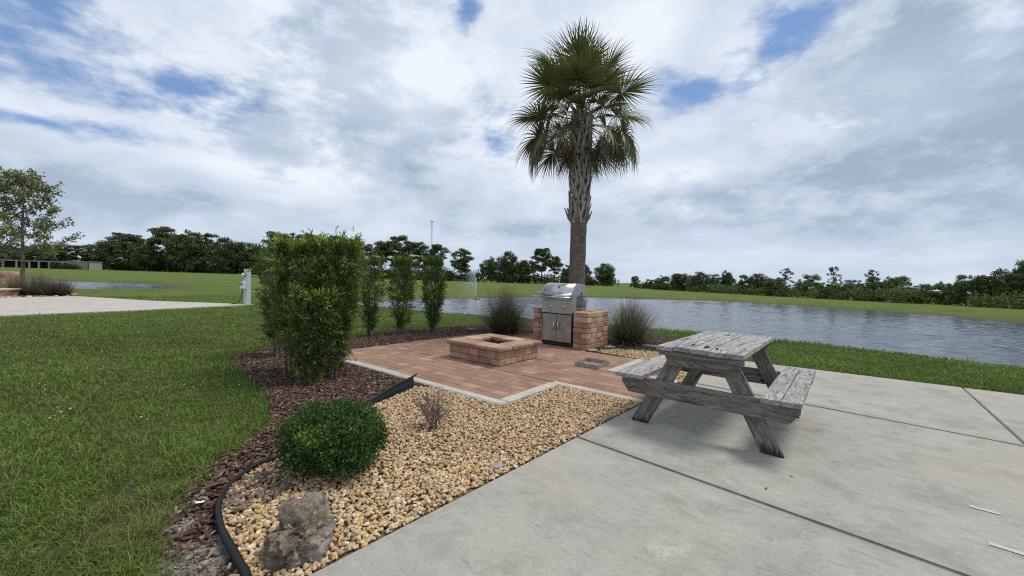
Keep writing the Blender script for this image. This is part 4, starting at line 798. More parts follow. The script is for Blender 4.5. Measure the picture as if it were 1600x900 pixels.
# side shelf on the left with raised burner box, stub on the right
mb = MB(); mb.rbox((-gw - .165, .0, .955), (.16, .20, .022), .006); sf = mb.build('side_shelf', M['stainless'], gr)
mb = MB(); mb.rbox((-gw - .21, .09, 1.025), (.135, .13, .035), .006); mb.tube([(-gw - .28, .09, .976), (-gw - .28, .09, .995)], .02, 8); mb.tube([(-gw - .14, .09, .976), (-gw - .14, .09, .995)], .02, 8); mb.build('burner_cover', M['stainless'], sf)
mb = MB(); mb.rbox((gw + .022, .16, .94), (.02, .08, .03), .005); mb.build('shelf_bracket', M['galvanised'], gr)
for sx_ in (-1, 1):
    for sy_ in (-1, 1):
        mb = MB(); mb.tube([(sx_ * (gw - .05) - .012, sy_ * (gd - .07), .032), (sx_ * (gw - .05) + .012, sy_ * (gd - .07), .032)], .031, 12); mb.build('caster', M['black_plastic'], gr)
# metal tray on the patio
tc = PF(-.11, 2.40); tr_ = empty('metal_tray', (*tc, 0.001), UA + .05, 'shallow square rusty steel tray lying on the brick patio', 'tray')
mb = MB(); mb.box((0, 0, .004), (.185, .225, .004)); mb.build('base', M['rusty_steel'], tr_)
mb = MB()
for c, h in (((0, -.223, .036), (.185, .002, .028)), ((0, .223, .036), (.185, .002, .028)), ((-.183, 0, .036), (.002, .2205, .028)), ((.183, 0, .036), (.002, .2205, .028))): mb.box(c, h)
mb.build('rim', M['rusty_steel'], tr_)

# ------------------------------------------------------------------ picnic table
TX, TY, TH = 2.056, 3.926, math.radians(50.2)
tb = empty('picnic_table', (TX, TY, 0), TH, 'weathered grey wooden picnic table with attached benches on the concrete', 'picnic table')
# local x = length (+ far end), local y = -(right side);  b = across, right positive -> y = -b
TL, TW, HT, HS, BI, BO = .80, .342, .765, .47, .454, .717
def plank(mb, a0, a1, b0, b1, z1, th_, jag=.006):
    n = 10; xs = np.linspace(a0, a1, n); uo = (random.random() * 9, random.random() * 9)
    ol = [(x, -b1 + random.uniform(-1, 1) * .0018) for x in xs] + [(x, -b0 + random.uniform(-1, 1) * .0018) for x in xs[::-1]]
    ol[0] = (a0 + random.uniform(-jag, jag), ol[0][1]); ol[-1] = (a0 + random.uniform(-jag, jag), ol[-1][1]); m_ = (a0 + random.uniform(-jag, jag) * 1.2, -(b0 + b1) / 2); ol.append(m_)
    mb.prism(ol, z1 - th_, z1 + random.uniform(-.002, .002), (1, 1, 1), None, (1, 0), uo)
mb = MB(); pw = 2 * TW / 5
for i in range(5): plank(mb, -TL, TL, -TW + i * pw + .004, -TW + (i + 1) * pw - .004, HT + random.uniform(-.004, .004), .038, .014)
tt = mb.build('tabletop', M['bleached_wood'], tb, False, .003)
for (x_, y_, r_) in ((-.60, -.02, .030), (-.56, .10, .018), (-.63, -.11, .016), (.52, .05, .022)):      # rotted hollows in the boards
    k = np.arange(22) / 22 * 2 * PI; rd = r_ * (1 + .3 * np.sin(2 * k + x_ * 9) + .2 * np.sin(5 * k)); mb = MB(); mb.prism([(x_ + 2.0 * a * math.cos(b), y_ + .75 * a * math.sin(b)) for a, b in zip(rd, k)], HT + .003, HT + .0065); mb.build('rot_patch', M['soot'], tt)
for s in (-1, 1):
    mb = MB(); e0, e1 = (BI, BO); wd = (e1 - e0) / 2
    for i in range(2):
        a, b = e0 + i * wd + .004, e0 + (i + 1) * wd - .004
        if s < 0: a, b = -b, -a
        plank(mb, -TL, TL, a, b, HS + random.uniform(-.003, .003), .038, .012)
    mb.build('seat', M['bleached_wood'], tb, False, .003)
FR = lambda x: ((x, 0, 0), (0, -1, 0), (0, 0, 1), (-1, 0, 0))     # outline in (b, z), extruded along the length
fi, fo, lw = .455, .608, .14
for x, s2 in ((-.627, 1), (.627, -1)):
    for s in (-1, 1):
        ol = [(fi, 0.0), (fo, 0.0), (.245, HT - .045), (.09, HT - .045)]; ol = ol if s > 0 else [(-b, z) for b, z in ol][::-1]
        d_ = (-s * .36, .72)
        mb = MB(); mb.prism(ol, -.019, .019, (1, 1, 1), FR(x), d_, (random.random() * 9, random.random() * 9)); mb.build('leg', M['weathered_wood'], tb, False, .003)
    xo = x - s2 * .039
    mb = MB(); mb.prism([(-.27, HT - .182), (.27, HT - .182), (.325, HT - .044), (-.325, HT - .044)], -.019, .019, (1, 1, 1), FR(xo), (1, 0), (random.random() * 9, 3.)); mb.build('top_beam', M['weathered_wood'], tb, False, .003)
    mb = MB(); mb.prism([(-.63, HS - .195), (.63, HS - .195), (.70, HS - .105), (.70, HS - .042), (-.70, HS - .042), (-.70, HS - .105)], -.019, .019, (1, 1, 1), FR(xo), (1, 0), (random.random() * 9, 6.)); mb.build('seat_beam', M['weathered_wood'], tb, False, .003)
    mb = MB(); mb.prism([(-TW + .01, HT - .085), (TW - .01, HT - .085), (TW - .01, HT - .042), (-TW + .01, HT - .042)], -.018, .018, (1, 1, 1), FR(x - s2 * .115), (1, 0), (2., random.random() * 9)); mb.build('cleat', M['weathered_wood'], tb, False, .003)

# ------------------------------------------------------------------ small things near the camera
# rock
rx, ry = G(462, 868); bm = bmesh.new(); bmesh.ops.create_icosphere(bm, subdivisions=6, radius=1)
from mathutils import noise as mn
for v in bm.verts:
    d = v.co.normalized(); best = 0
    for c_, ra in (((-.022, .0, .062), .105), ((.045, .02, .150), .090), ((.03, -.03, .075), .100), ((-.045, .03, .03), .09), ((.06, .05, .05), .09), ((.0, .03, .18), .062)):
        c_ = Vector(c_) - Vector((0, 0, .095)); b_ = d.dot(c_); q_ = b_ * b_ - c_.length_squared + ra * ra
        if q_ > 0: best = max(best, b_ + math.sqrt(q_))
    p0 = d * best * 1.06; f1 = mn.fractal(p0 * 14 + Vector((3, 1, 4)), .9, 2., 3); f2 = mn.fractal(p0 * 42 + Vector((1, 5, 2)), .7, 2.1, 4); pit = mn.noise(p0 * 34 + Vector((8, 2, 5))); pit2 = mn.noise(p0 * 90)
    off = Vector(mn.noise_vector(p0 * 20)) * .016 + Vector(mn.noise_vector(p0 * 55)) * .006
    v.co = p0 + d * (.020 * f1 + .007 * f2 - .050 * max(0, pit - .15) - .018 * max(0, pit2 - .1)) + off + Vector((0, 0, .095))
me = bpy.data.meshes.new('rock'); bm.to_mesh(me); bm.free(); o = link('rock', me, M['rock'], None, True); o.location = (rx, ry + .02, -.01); o.rotation_euler = (0, 0, .9); tag(o, 'large pitted brown and grey rock in the gravel before the round bush', 'rock')
def pebble_thing(name, loc, sc, m, label, cat, seed=1, rz=0):
    V_ = ICO_V.copy(); r = np.random.default_rng(seed); V_ = V_ * (1 + .10 * r.standard_normal((len(V_), 1))) * np.array(sc); o = link(name, mesh_np(name, V_, ICO_F), M[m], None, True); o.location = loc; o.rotation_euler = (0, 0, rz); return tag(o, label, cat)
x, y = G(431, 886); pebble_thing('stone', (x, y, .008), (.021, .014, .012), 'dark_stone', 'small dark blue grey stone at the foot of the rock', 'stone', 3, .4)
x, y = G(776, 729); pebble_thing('stone', (x, y, .004), (.055, .034, .012), 'grey_stone', 'flat grey stone sunk in gravel near the concrete edge', 'stone', 4, .5)
x, y = G(926, 549); pebble_thing('stone', (x, y, .02), (.11, .06, .03), 'grey_stone', 'flat pale grey stone at the foot of the right brick pillar', 'stone', 5, .5)
x, y = G(952, 544); pebble_thing('stone', (x, y, .02), (.13, .07, .03), 'grey_stone', 'grey stone in the mulch between the pillar and the right grass clump', 'stone', 6, .2)
x, y = G(1015, 543); pebble_thing('stone', (x, y, .025), (.18, .08, .04), 'grey_stone', 'long grey stone in the mulch just left of the picnic table', 'stone', 8, -.4)
x, y = G(738, 516); pebble_thing('stone', (x, y, .02), (.13, .07, .03), 'grey_stone', 'grey stone in the mulch behind the fire pit', 'stone', 7, 0)
# landscape edging: black rounded strip
mb = MB(); ep = smooth_poly([(*tail[1], .012), (*tail[0], .012)] + [(x, y, .014) for x, y in edge_pts[:-2]], 2, False)
ep[:, 2] += .004 * np.sin(np.arange(len(ep)) * .9)
rad_ = np.where(np.hypot(ep[:, 0], ep[:, 1]) < 2.4, .0185, .015); mb.tube(ep, rad_, 10)
eg = empty('lawn_edging', (0, 0, 0), 0, 'black plastic edging curving between gravel and mulch with a loose end', 'edging'); mb.build('bead', M['black_plastic'], eg, True)
# the loose end: flat skirt lifted out of the ground
mb = MB(); A0 = np.array((*G(566, 640), .03)); n = 12
e1 = np.array((*G(645, 605), .125)); topl = [A0 + (e1 - A0) * i / n + np.array((0, 0, .018 * math.sin(i / n * PI))) for i in range(n + 1)]
dn = np.array((.018, -.030, -.02)); V_ = []
for i, p in enumerate(topl):
    f = i / n; w_ = .25 + .75 * f; low = p + dn * w_ * .95 + np.array((0, 0, -(p[2] - .006) * .88)); mid_ = (p + low) / 2 + np.array((.012, .0, -.012 * f))
    for q_ in (p, mid_, low): V_.append(q_)
V_ = np.array(V_); off = np.array((-.002, .0025, .002)); Fs = [(3 * i + j, 3 * i + 3 + j, 3 * i + 4 + j, 3 * i + 1 + j) for i in range(n) for j in range(2)]
m0 = len(V_); Fs2 = [tuple(m0 + k for k in f[::-1]) for f in Fs]; rim = [(3 * i, m0 + 3 * i, m0 + 3 * i + 3, 3 * i + 3) for i in range(n)] + [(3 * i + 3 + 2, m0 + 3 * i + 5, m0 + 3 * i + 2, 3 * i + 2) for i in range(n)] + [(3 * n + j + 1, 3 * n + j, m0 + 3 * n + j, m0 + 3 * n + j + 1) for j in range(2)]
mb.add(np.concatenate([V_, V_ + off]), Fs + Fs2 + rim); mb.build('skirt', M['black_plastic'], eg)
mb = MB(); ext = topl + [topl[-1] + (topl[-1] - topl[-2]) * 1.0 + np.array((.0, 0, .010))]; mb.tube(ext, .0125, 8); mb.build('loose_bead', M['black_plastic'], eg, True)
# litter and fallen leaves
def scrap(name, px, py, s, m, label, cat, z=.01, rz=0., curl=.3):
    x, y = G(px, py); n = 8; V_ = []
    for i in range(n + 1):
        for j in range(3):
            a = i / n * 2 - 1; w_ = (1 - a * a) ** .5 if cat == 'leaf' else 1; V_.append((a * s, (j - 1) * s * .5 * w_ * (1 + .1 * random.random()), curl * s * (a * a) + .3 * s * abs(j - 1) * curl))
    V_ = np.array(V_); F_ = np.array([(3 * i + j, 3 * i + 3 + j, 3 * i + 4 + j, 3 * i + 1 + j) for i in range(n) for j in range(2)]); me = mesh_np(name, np.concatenate([V_, V_ + (0, 0, .0008)]), np.concatenate([F_, F_[:, ::-1] + len(V_)])); o = link(name, me, M[m]); o.location = (x, y, z); o.rotation_euler = (0, 0, rz); tag(o, label, cat)
scrap('paper_scrap', 312, 788, .022, 'paper', 'small white scrap of paper lying on the bark mulch', 'litter', .012, .3, .1)
scrap('fallen_leaf', 1197, 764, .014, 'dry_leaf', 'brown fallen leaf on concrete, the nearer of two', 'leaf', .002, .8)
scrap('fallen_leaf', 1237, 745, .012, 'dry_leaf', 'brown fallen leaf on concrete, the one nearer the picnic table', 'leaf', .002, 2.)

# ------------------------------------------------------------------ utility pedestal
pxx, pyy = G(386, 475.5); up = empty('utility_pedestal', (pxx, pyy, 0), -.55, 'pale grey utility pedestal with meter standing at the driveway end', 'utility post')
mb = MB(); mb.rbox((0, 0, .68), (.115, .08, .68), .008); mb.build('post', M['grey_paint'], up)
mb = MB(); mb.rbox((0, 0, 1.372), (.125, .09, .012), .004); mb.build('cap', M['grey_paint'], up)
mb = MB(); mb.tube([(-.02, -.08, 1.15), (-.02, -.12, 1.15)], .085, 16); mt = mb.build('meter', M['galvanised'], up); mb = MB(); mb.tube([(-.02, -.12, 1.15), (-.02, -.18, 1.15), (-.02, -.20, 1.15)], [.075, .07, .05], 16); mb.build('meter_glass', M['glass_dome'], mt, True)
mb = MB(); mb.prism([(-.08, .62), (-.22, .62), (-.17, .88), (-.08, .93)], -.13, .10, (1, 1, 1), ((0, 0, 0), (0, 1, 0), (0, 0, 1), (1, 0, 0))); ob = mb.build('outlet_box', M['box_paint'], up)
for s in (-.06, .02):
    mb = MB(); mb.rbox((s, -.200, .78), (.022, .012, .045), .004); mb.build('breaker', M['red_plastic'], ob)
mb = MB(); mb.tube(smooth_poly([(-.03, -.16, .63), (-.03, -.16, .40), (-.10, -.2, .15), (-.25, -.25, .02), (-.5, -.3, .012), (-.8, -.2, .012)], 2, False), .014, 6); mb.build('cord', M['black_plastic'], up, True)

# ------------------------------------------------------------------ fountain
fx, fy = G(743, 467.5, -.45); ft = empty('fountain', (fx, fy, -.45), 0, 'single tall water jet with drifting spray in the lake', 'fountain')
n = 2200; f = rng.random(n) ** .8; P = np.c_[rng.normal(0, .011, n) * (1 + f), rng.normal(0, .011, n) * (1 + f), f * 1.75]
V_, F_, C_ = stones(P[:, :2], (.006, .014), (1.2, 2.6), 0, 0, [(1, 1, 1)], [1], IC1_V, IC1_F); V_[:, 2] += np.repeat(P[:, 2], len(IC1_V)); link('jet', mesh_np('jet', V_, F_, C_), M['spray'], ft, True)
n = 2600; f = rng.random(n); side = -np.abs(rng.normal(0, .55, n)) * (1.25 - f * .6) - .05; P = np.c_[side, rng.normal(0, .25, n), 2.5 * f ** .8 * (1 - .12 * np.abs(side))]
V_, F_, C_ = stones(P[:, :2], (.006, .012), (.8, 1.3), 0, 0, [(1, 1, 1)], [1], IC1_V[:], IC1_F); V_[:, 2] += np.repeat(P[:, 2], len(IC1_V)); link('spray', mesh_np('spray', V_, F_, C_), M['spray'], ft, True)
mb = MB(); mb.tube([(0, 0, -.12), (0, 0, .03)], [.4, .36], 20); mb.tube([(0, 0, .03), (0, 0, .12)], .05, 10); mb.build('float', M['dark_steel'], ft)
# radio mast
D = 330.; x0, y0, z0 = AT(672.5, 436, D); zt = AT(671, 346, D)[2]; mast = empty('radio_mast', (x0, D, 0), 0, 'thin lattice radio mast rising above the far pines', 'mast')
mb = MB(); wv = .55; cs = [(wv * math.cos(a), wv * math.sin(a)) for a in (.3, .3 + 2 * PI / 3, .3 + 4 * PI / 3)]
for c in cs: mb.tube([(*c, 0), (*c, zt)], .10, 4)
nz = int(zt / 1.6)
for i in range(nz):
    for k in range(3):
        a, b = cs[k], cs[(k + 1) % 3]; mb.tube([(*a, i * zt / nz), (*b, (i + 1) * zt / nz)], .05, 3, cap=False)
mb.build('lattice', M['galvanised'], mast); mb = MB(); mb.box((0, 0, zt + .2), (1.6, .2, .25)); mb.tube([(0, 0, zt), (0, 0, zt + 2.)], .08, 4); mb.build('antenna', M['galvanised'], mast)

# ------------------------------------------------------------------ trees
def clump_leaves(cents, rads, per, size, c_dark, c_lite, flat=.6, seed=0):
    r = np.random.default_rng(seed); P, N_, C = [], [], []
    for c, ra in zip(cents, rads):
        n = int(per * (ra / np.mean(rads)) ** 2) + 4; d = unit(r.standard_normal((n, 3))); q = d * (r.random((n, 1)) ** .4) * np.array((ra, ra, ra * flat)); P.append(q + c); N_.append(unit(d + .8 * r.standard_normal((n, 3)))); 
        C.append((np.array(c_dark) + (np.array(c_lite) - np.array(c_dark)) * r.random((n, 1))) * r.uniform(.8, 1.2))
    P, N_, C = np.concatenate(P), np.concatenate(N_), np.concatenate(C); n = len(P); D_ = unit(np.cross(N_, unit(r.standard_normal((n, 3)))))
    return leaves(P, D_, N_, r.uniform(.6, 1.4, n) * size, r.uniform(.5, 1.1, n) * size * .75, C)
def limb_tree(kind, seed):
    """unit-height tree meshes (z 0..1): trunk with limbs, crown"""
    r = np.random.default_rng(seed); mb = MB(); cents = []; rads = []
    if kind == 'pine':       # tall clear trunk, flat-topped, layered clumps
        top = .88; b0 = r.uniform(.20, .40); bend = r.normal(0, .02, 2)
        mb.tube([(0, 0, -.01), (bend[0], bend[1], .4), (bend[0] * 2, bend[1] * 1.5, top)], [.016, .012, .005], 7)
        for i in range(58):
            f = r.random() ** .75; z = b0 + (.96 - b0) * f; a = r.random() * 2 * PI; rr_ = .26 * math.sqrt(max(.05, 1 - ((f - .55) / .62) ** 2)) * r.uniform(.15, 1.); c = np.array((rr_ * math.cos(a), rr_ * math.sin(a), z)); cents.append(c); rads.append(r.uniform(.05, .10))
            if i % 2 == 0: mb.tube([(bend[0] * 1.5, bend[1] * 1.2, z - .07 - rr_ * .15), c * (.5, .5, 1) - (0, 0, .03), c], [.005, .0035, .0015], 4, cap=False)
        lv = clump_leaves(cents, rads, 130, .030, (0.058, 0.075, 0.032), (0.133, 0.162, 0.070), .55, seed)
    elif kind == 'dense':    # oak-like mass, crown nearly to the ground
        mb.tube([(0, 0, -.01), (.01, 0, .3), (.02, .01, .7)], [.026, .02, .006], 7)
        for i in range(95):
            d = unit(r.standard_normal(3)); q = d * r.random() ** .45 * np.array((.36, .36, .46)); c = q + (0, 0, .50); c[2] = max(.06, c[2]); cents.append(c); rads.append(r.uniform(.06, .125))
            if i % 4 == 0: mb.tube([(0, 0, .25 + .2 * r.random()), c * (.5, .5, .8) + (0, 0, .1), c], [.008, .005, .002], 4, cap=False)
        lv = clump_leaves(cents, rads, 120, .036, (0.052, 0.072, 0.029), (0.123, 0.157, 0.061), .75, seed)
    elif kind == 'scrub':    # low spreading bushy tree, green
        for s in range(3):
            mb.tube([(.02 * s, .02 * (s - 1), -.01), (.06 * (s - 1), .04, .3), (.16 * (s - 1), .05 * s, .65)], [.02, .014, .004], 5)
        for i in range(90):
            a = r.random() * 2 * PI; f = r.random(); rr_ = .56 * math.sqrt(max(0.02, 1 - (f * .93) ** 2)) * r.random() ** .5; c = np.array((rr_ * math.cos(a), rr_ * math.sin(a), .06 + .82 * f * r.uniform(.7, 1.05))); cents.append(c); rads.append(r.uniform(.06, .14))
        lv = clump_leaves(cents, rads, 120, .040, (0.065, 0.093, 0.035), (0.167, 0.206, 0.081), .7, seed)
    else:                    # airy: thin open crown
        mb.tube([(0, 0, -.01), (.01, 0, .35), (-.01, .01, .62), (.0, 0, .92)], [.013, .010, .007, .002], 7)
        for i in range(44):
            f = r.random(); z = .30 + .66 * f; a = r.random() * 2 * PI; rr_ = (.42 - .25 * f) * r.uniform(.25, 1.); c = np.array((rr_ * math.cos(a), rr_ * math.sin(a), z)); cents.append(c); rads.append(r.uniform(.035, .07))
            mb.tube([(0, 0, z - .05 - rr_ * .35), c * (.5, .5, 1) - (0, 0, .05), c], [.006, .004, .0015], 4, cap=False)
        lv = clump_leaves(cents, rads, 45, .032, (.07, .085, .042), (.16, .18, .09), .6, seed)
    tm = mb.build('trunk', M['bark']); tmesh = tm.data; bpy.data.objects.remove(tm)
    cm = mesh_np('crown', *lv[:2], lv[2]); cm.materials.append(M['far_leaf']); return tmesh, cm
KIND = {k: [limb_tree(k, s) for s in ss] for k, ss in {'pine': (3, 5, 8, 13, 17, 29), 'dense': (2, 4, 6, 10), 'scrub': (1, 7, 9, 12, 15), 'airy': (31, 32)}.items()}
cnt = {}
def tree(px, ytop, D, kind, wpx, label, group=None, name=None):
    x, y, zt = AT(px, ytop, D); zb = Z0; H = (zt - zb) * (1.12 if kind == 'scrub' else 1.0); natw = {'pine': .30, 'dense': .44, 'scrub': .66, 'airy': .42}[kind]; cnt[kind] = cnt.get(kind, 0) + 1; tm, cm = KIND[kind][cnt[kind] % len(KIND[kind])]
    W_ = wpx * D / FOC / natw
    nm = name or {'pine': 'pine_tree', 'dense': 'broadleaf_tree', 'scrub': 'scrub_tree', 'airy': 'young_tree'}[kind]
    root = empty(nm, (x, y, zb), (cnt[kind] * 1.37) % 6.28, label, 'tree', group)
    for n_, me_ in (('trunk', tm), ('crown', cm)):
        o = bpy.data.objects.new(n_, me_); COL.objects.link(o); o.parent = root; o.scale = (W_, W_, H)
    return root
FG = 'trees of the far wood beyond the field'; RG = 'scrub trees along the right lake shore'
L_ = [
 (-25, 372, 160, 'dense', 36, 'dark broadleaf tree at the left picture edge behind the low shelter'), (22, 380, 165, 'dense', 30, 'dark rounded tree behind the shelter, just left of the young tree trunk'), (72, 378, 160, 'dense', 30, 'dark tree behind the shelter right of the young tree trunk'),
 (108, 382, 165, 'pine', 22, 'small dark pine above the shelter roof left of the green shed'), (138, 381, 170, 'pine', 16, 'thin pine with sky gaps directly above the green shed'),
 (172, 369, 165, 'dense', 26, 'broad dark tree right of the green shed, first of the dense wood'), (196, 364, 172, 'pine', 26, 'round topped pine at the left shoulder of the dense wood'), (229, 371, 165, 'dense', 24, 'lower dark tree in the dip left of the tallest wood crowns'),
 (262, 354, 170, 'pine', 30, 'tallest flat topped pine of the dense wood'), (292, 359, 165, 'dense', 30, 'broad tree next right of the tallest flat topped pine'), (318, 364, 172, 'pine', 26, 'pine sloping down toward the notch in the dense wood'),
 (352, 366, 165, 'dense', 28, 'big round tree right of the notch in the dense wood'), (378, 372, 168, 'dense', 26, 'dark tree directly behind the utility pedestal'), (402, 388, 170, 'dense', 20, 'low dark tree right of the pedestal beside the slim shrub'),
 (440, 361, 160, 'pine', 30, 'pine whose top shows above the left end of the hedge clump'), (487, 366, 160, 'pine', 30, 'pine mostly hidden behind the middle of the hedge clump'), (532, 368, 158, 'pine', 26, 'pine showing just over the right end of the hedge clump'),
 (566, 380, 152, 'pine', 24, 'pine behind the first thin column shrub'), (596, 377, 150, 'pine', 22, 'pine between the first and second thin column shrubs'), (624, 368, 150, 'pine', 27, 'highest pine of the middle group, above the second column shrub'),
 (652, 377, 148, 'pine', 22, 'pine immediately left of the radio mast'), (682, 381, 150, 'pine', 20, 'pine immediately right of the radio mast'), (722, 388, 148, 'pine', 20, 'lone pine with open sky around it left of the water jet'),
 (768, 401, 146, 'dense', 20, 'dark tree just right of the water jet'), (795, 388, 148, 'dense', 20, 'conical dark tree between the jet and the grill'), (822, 402, 144, 'dense', 20, 'lower dark tree behind the left grass clump'),
 (848, 387, 146, 'pine', 19, 'slender open pine above the grill side shelf'), (868, 400, 150, 'pine', 13, 'short pine just left of the palm trunk'), (888, 412, 150, 'dense', 14, 'dark tree half hidden behind the palm trunk'), (913, 409, 150, 'dense', 13, 'small dark tree just right of the palm trunk'),
 (946, 408, 140, 'dense', 19, 'isolated dense dark tree right of the palm, standing alone'),
]
for a in L_: tree(*a[:5], a[5], FG)
R_ = [
 (993, 431, 105, 'scrub', 11, 'smallest dark scrub tree at the far left end of the shore thicket'), (1018, 436, 98, 'scrub', 18, 'low scrub tree second along the far end of the shore thicket'), (1038, 430, 92, 'scrub', 18, 'scrub tree rising left of the two dark crowns over the table'), (1062, 424, 86, 'dense', 17, 'dark round crown above the left corner of the picnic table'), (1090, 423, 82, 'dense', 19, 'dark round crown above the middle of the picnic table'),
 (1115, 429, 78, 'scrub', 20, 'scrub tree above the right end of the table top'), (1136, 422, 75, 'dense', 14, 'pointed dark crown right of the picnic table top'), (1166, 431, 70, 'scrub', 22, 'low green scrub in the dip right of the pointed dark crown'), (1185, 424, 68, 'dense', 18, 'dark crown left of the feathery tree'),
 (1228, 419, 66, 'airy', 18, 'feathery pale topped tree in the middle of the shore thicket'), (1212, 434, 62, 'scrub', 24, 'bushy tree below the feathery pale top'), (1264, 428, 60, 'scrub', 24, 'broad green scrub tree left of the nearly bare tree'), (1303, 416, 60, 'airy', 15, 'nearly bare thin tree sticking out above the thicket'),
 (1300, 442, 55, 'scrub', 26, 'low dark scrub under the nearly bare tree'), (1335, 438, 54, 'scrub', 22, 'green scrub tree just right of the nearly bare tree'), (1363, 421, 53, 'airy', 17, 'small flat topped tree rising above the thicket on the right'), (1368, 434, 51, 'scrub', 26, 'bushy scrub below the small flat topped tree'),
 (1402, 431, 50, 'scrub', 26, 'wide scrub tree at the middle of the right thicket'), (1440, 443, 47, 'scrub', 28, 'lowest scrub tree where the right thicket dips'), (1480, 440, 46, 'scrub', 26, 'scrub tree right of the dip in the thicket'), (1512, 431, 44, 'scrub', 26, 'scrub tree two crowns from the right edge mass'),
 (1545, 424, 42, 'dense', 24, 'dark tree left of the tall one at the right picture edge'), (1592, 404, 42, 'dense', 34, 'tall dark tree at the right picture edge'), (1640, 415, 40, 'scrub', 44, 'scrub tree cut by the right picture edge'), (1700, 410, 40, 'scrub', 50, 'scrub tree just past the right picture edge'),
]
for a in R_: tree(*a[:5], a[5], RG)
# undergrowth masses
def under(name, path, hmin, hmax, per_m, size, label, cd, cl, depth=3.):
    cents, rads = [], []
    for (x0, y0), (x1, y1) in zip(path[:-1], path[1:]):
        L = math.hypot(x1 - x0, y1 - y0); n = int(L * per_m)
        for i in range(n):
            f = rng.random(); h = rng.uniform(hmin, hmax); nx, ny = -(y1 - y0) / L, (x1 - x0) / L; o_ = rng.random() * depth; cents.append(np.array((x0 + (x1 - x0) * f + nx * o_, y0 + (y1 - y0) * f + ny * o_, Z0 + h * .5 * rng.uniform(.5, 1.2)))); rads.append(h * .6)
    lv = clump_leaves(cents, rads, 120, size, cd, cl, .8, 5); cm = mesh_np(name, lv[0], lv[1], lv[2]); tag(link(name, cm, M['far_leaf']), label, 'undergrowth', kind='stuff')
def gp(px, D): x, y, z = AT(px, 430, D); return (x, y)
under('undergrowth', [gp(-60, 168), gp(150, 172), gp(405, 168), gp(560, 155), gp(700, 148), gp(850, 142), gp(965, 140)], 2., 5.0, 1.3, .6, 'dark undergrowth at the foot of the far wood', (0.043, 0.061, 0.026), (0.102, 0.131, 0.052), 10)
under('undergrowth', [gp(145, 172), gp(405, 170)], 5., 10., 1.5, .8, 'dark trees packed behind the front row of the far wood', (0.041, 0.058, 0.025), (0.094, 0.119, 0.049), 14)
under('undergrowth', [gp(555, 160), gp(700, 156)], 3., 6., 1.3, .6, 'dark trees packed behind the middle pines', (0.041, 0.058, 0.025), (0.094, 0.119, 0.049), 10)
under('undergrowth', [gp(1000, 104), gp(1100, 76), gp(1200, 61), gp(1300, 53), gp(1400, 46), gp(1500, 42), gp(1600, 37.5), gp(1750, 36)], .9, 2.2, 3.6, .22, 'green bushes at the foot of the lakeside thicket', (0.070, 0.102, 0.036), (0.167, 0.210, 0.075), 4)
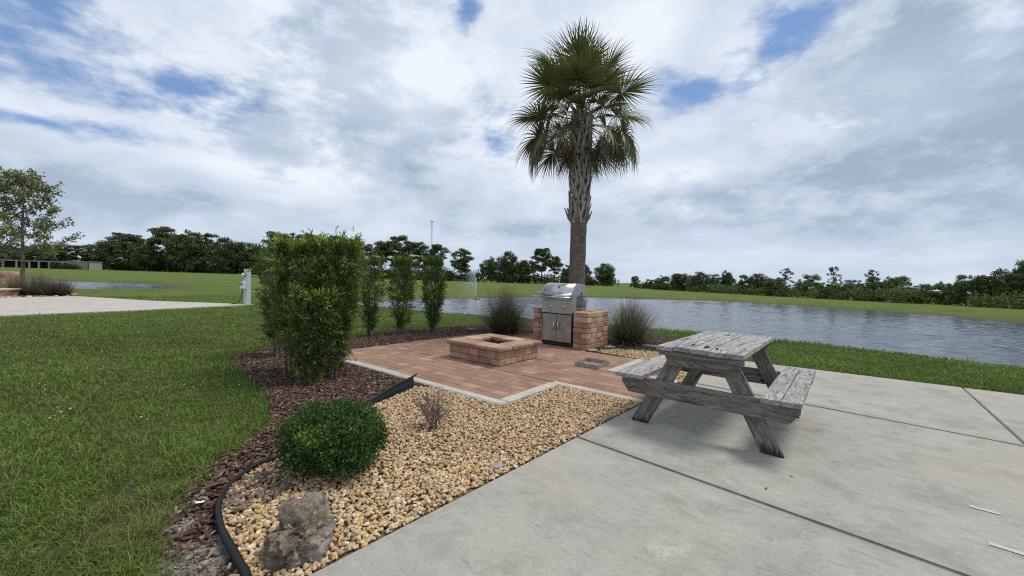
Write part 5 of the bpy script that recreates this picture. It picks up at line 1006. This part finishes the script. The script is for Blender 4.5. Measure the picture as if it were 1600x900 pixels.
# the young tree at the left, bigger and nearer
def young_tree():
    D = 24.; x, y, zt = AT(36, 268, D); root = empty('young_tree', (x, y, Z0), 0, 'young open crowned tree with pale trunk behind the far grass clumps at left', 'tree'); r = np.random.default_rng(77); mb = MB(); H = zt - Z0; tips = []
    mb.tube([(0, 0, -.05), (.03, 0, H * .22), (-.03, 0, H * .5), (.03, .02, H * .8), (0, 0, H * .96)], [.10, .085, .06, .03, .01], 8)
    for i in range(34):
        f = .22 + .72 * (i / 33); z = H * f; a = i * GA + r.normal(0, .3); ln = (2.75 * (1 - f) ** .55 + .4) * r.uniform(.6, 1.12); el = .25 + .75 * f; d = np.array((math.cos(a) * math.cos(el), math.sin(a) * math.cos(el), math.sin(el))); p0 = np.array((0, 0, z * .92)); p1 = p0 + d * ln * .5 + (0, 0, -.03 * ln); p2 = p0 + d * ln + (0, 0, r.normal(0, .12))
        mb.tube([p0, p1, p2], [.028 * (1.1 - f), .018 * (1.1 - f) + .003, .005], 5, cap=False)
        for j in range(6):
            q0 = p0 + (p2 - p0) * r.uniform(.35, 1.); e = unit(d + r.normal(0, .6, 3)); q1 = q0 + e * r.uniform(.3, .75); mb.tube([q0, q1], [.009, .003], 4, cap=False); tips += [q1, (q0 + q1) / 2]
    mb.build('trunk', M['bark'], root); lv = clump_leaves(tips, [.24] * len(tips), 20, .14, (.11, .13, .055), (.24, .265, .125), .8, 9); cm = mesh_np('crown', lv[0], lv[1], lv[2]); link('crown', cm, M['far_leaf'], root)
young_tree()
# low shelter and green shed far left
D = 150.
def far_building():
    x0, _, z1 = AT(-60, 406.5, D); x1 = AT(103, 408, D)[0]; zr = AT(40, 407, D)[2]; root = empty('open_shelter', ((x0 + x1) / 2, D, Z0), 0, 'long low open shelter on posts far away at the left', 'shelter'); h = zr - Z0; L = (x1 - x0) / 2
    mb = MB(); mb.rbox((0, 0, h - .15), (L, 3.2, .17), .03); mb.build('roof', M['shed_roof'], root); mb = MB(); mb.box((0, 3., h / 2 - .2), (L - .3, .1, h / 2 - .15)); mb.build('back_wall', M['shed_dark'], root)
    for px in (-50, -20, 5, 26, 46, 61, 77, 97): xx = AT(px, 408, D - 3)[0] - (x0 + x1) / 2; mb = MB(); mb.rbox((xx, -3., h / 2 - .2), (.28, .15, h / 2 - .14), .02); mb.build('post', M['cream_paint'], root)
    x0, x1 = AT(117, 409, D)[0], AT(149, 409, D)[0]; h = AT(133, 408.5, D)[2] - Z0; root = empty('shed', ((x0 + x1) / 2, D, Z0), 0, 'pale green boxy shed at the end of the far open shelter', 'shed'); W_ = (x1 - x0) / 2
    mb = MB(); mb.box((0, 0, h / 2 - .1), (W_, 2.5, h / 2 - .1)); 
    mb.build('wall', M['shed_wall'], root); mb = MB(); mb.rbox((0, 0, h - .12), (W_ + .2, 2.7, .10), .02); mb.build('roof', M['shed_roof'], root); mb = MB(); mb.box((W_ + .03, -2.5, h / 2 - .12), (.10, .1, h / 2 - .12)); mb.build('corner_post', M['shed_dark'], root)
far_building()
xb, yb = gp(100, 140)
under('bush_row', [gp(78, 143), gp(118, 143)], 1.4, 3.2, 1.6, .4, 'dark bushes in front of the far shelter', (.030, .042, .018), (.07, .085, .036), 1.5)

scene.cycles.use_denoising = False; scene.cycles.filter_width = 1.15; scene.cycles.sample_clamp_indirect = 4
scene.cycles.max_bounces = 8; scene.cycles.transparent_max_bounces = 8
scene.cycles.use_adaptive_sampling = False
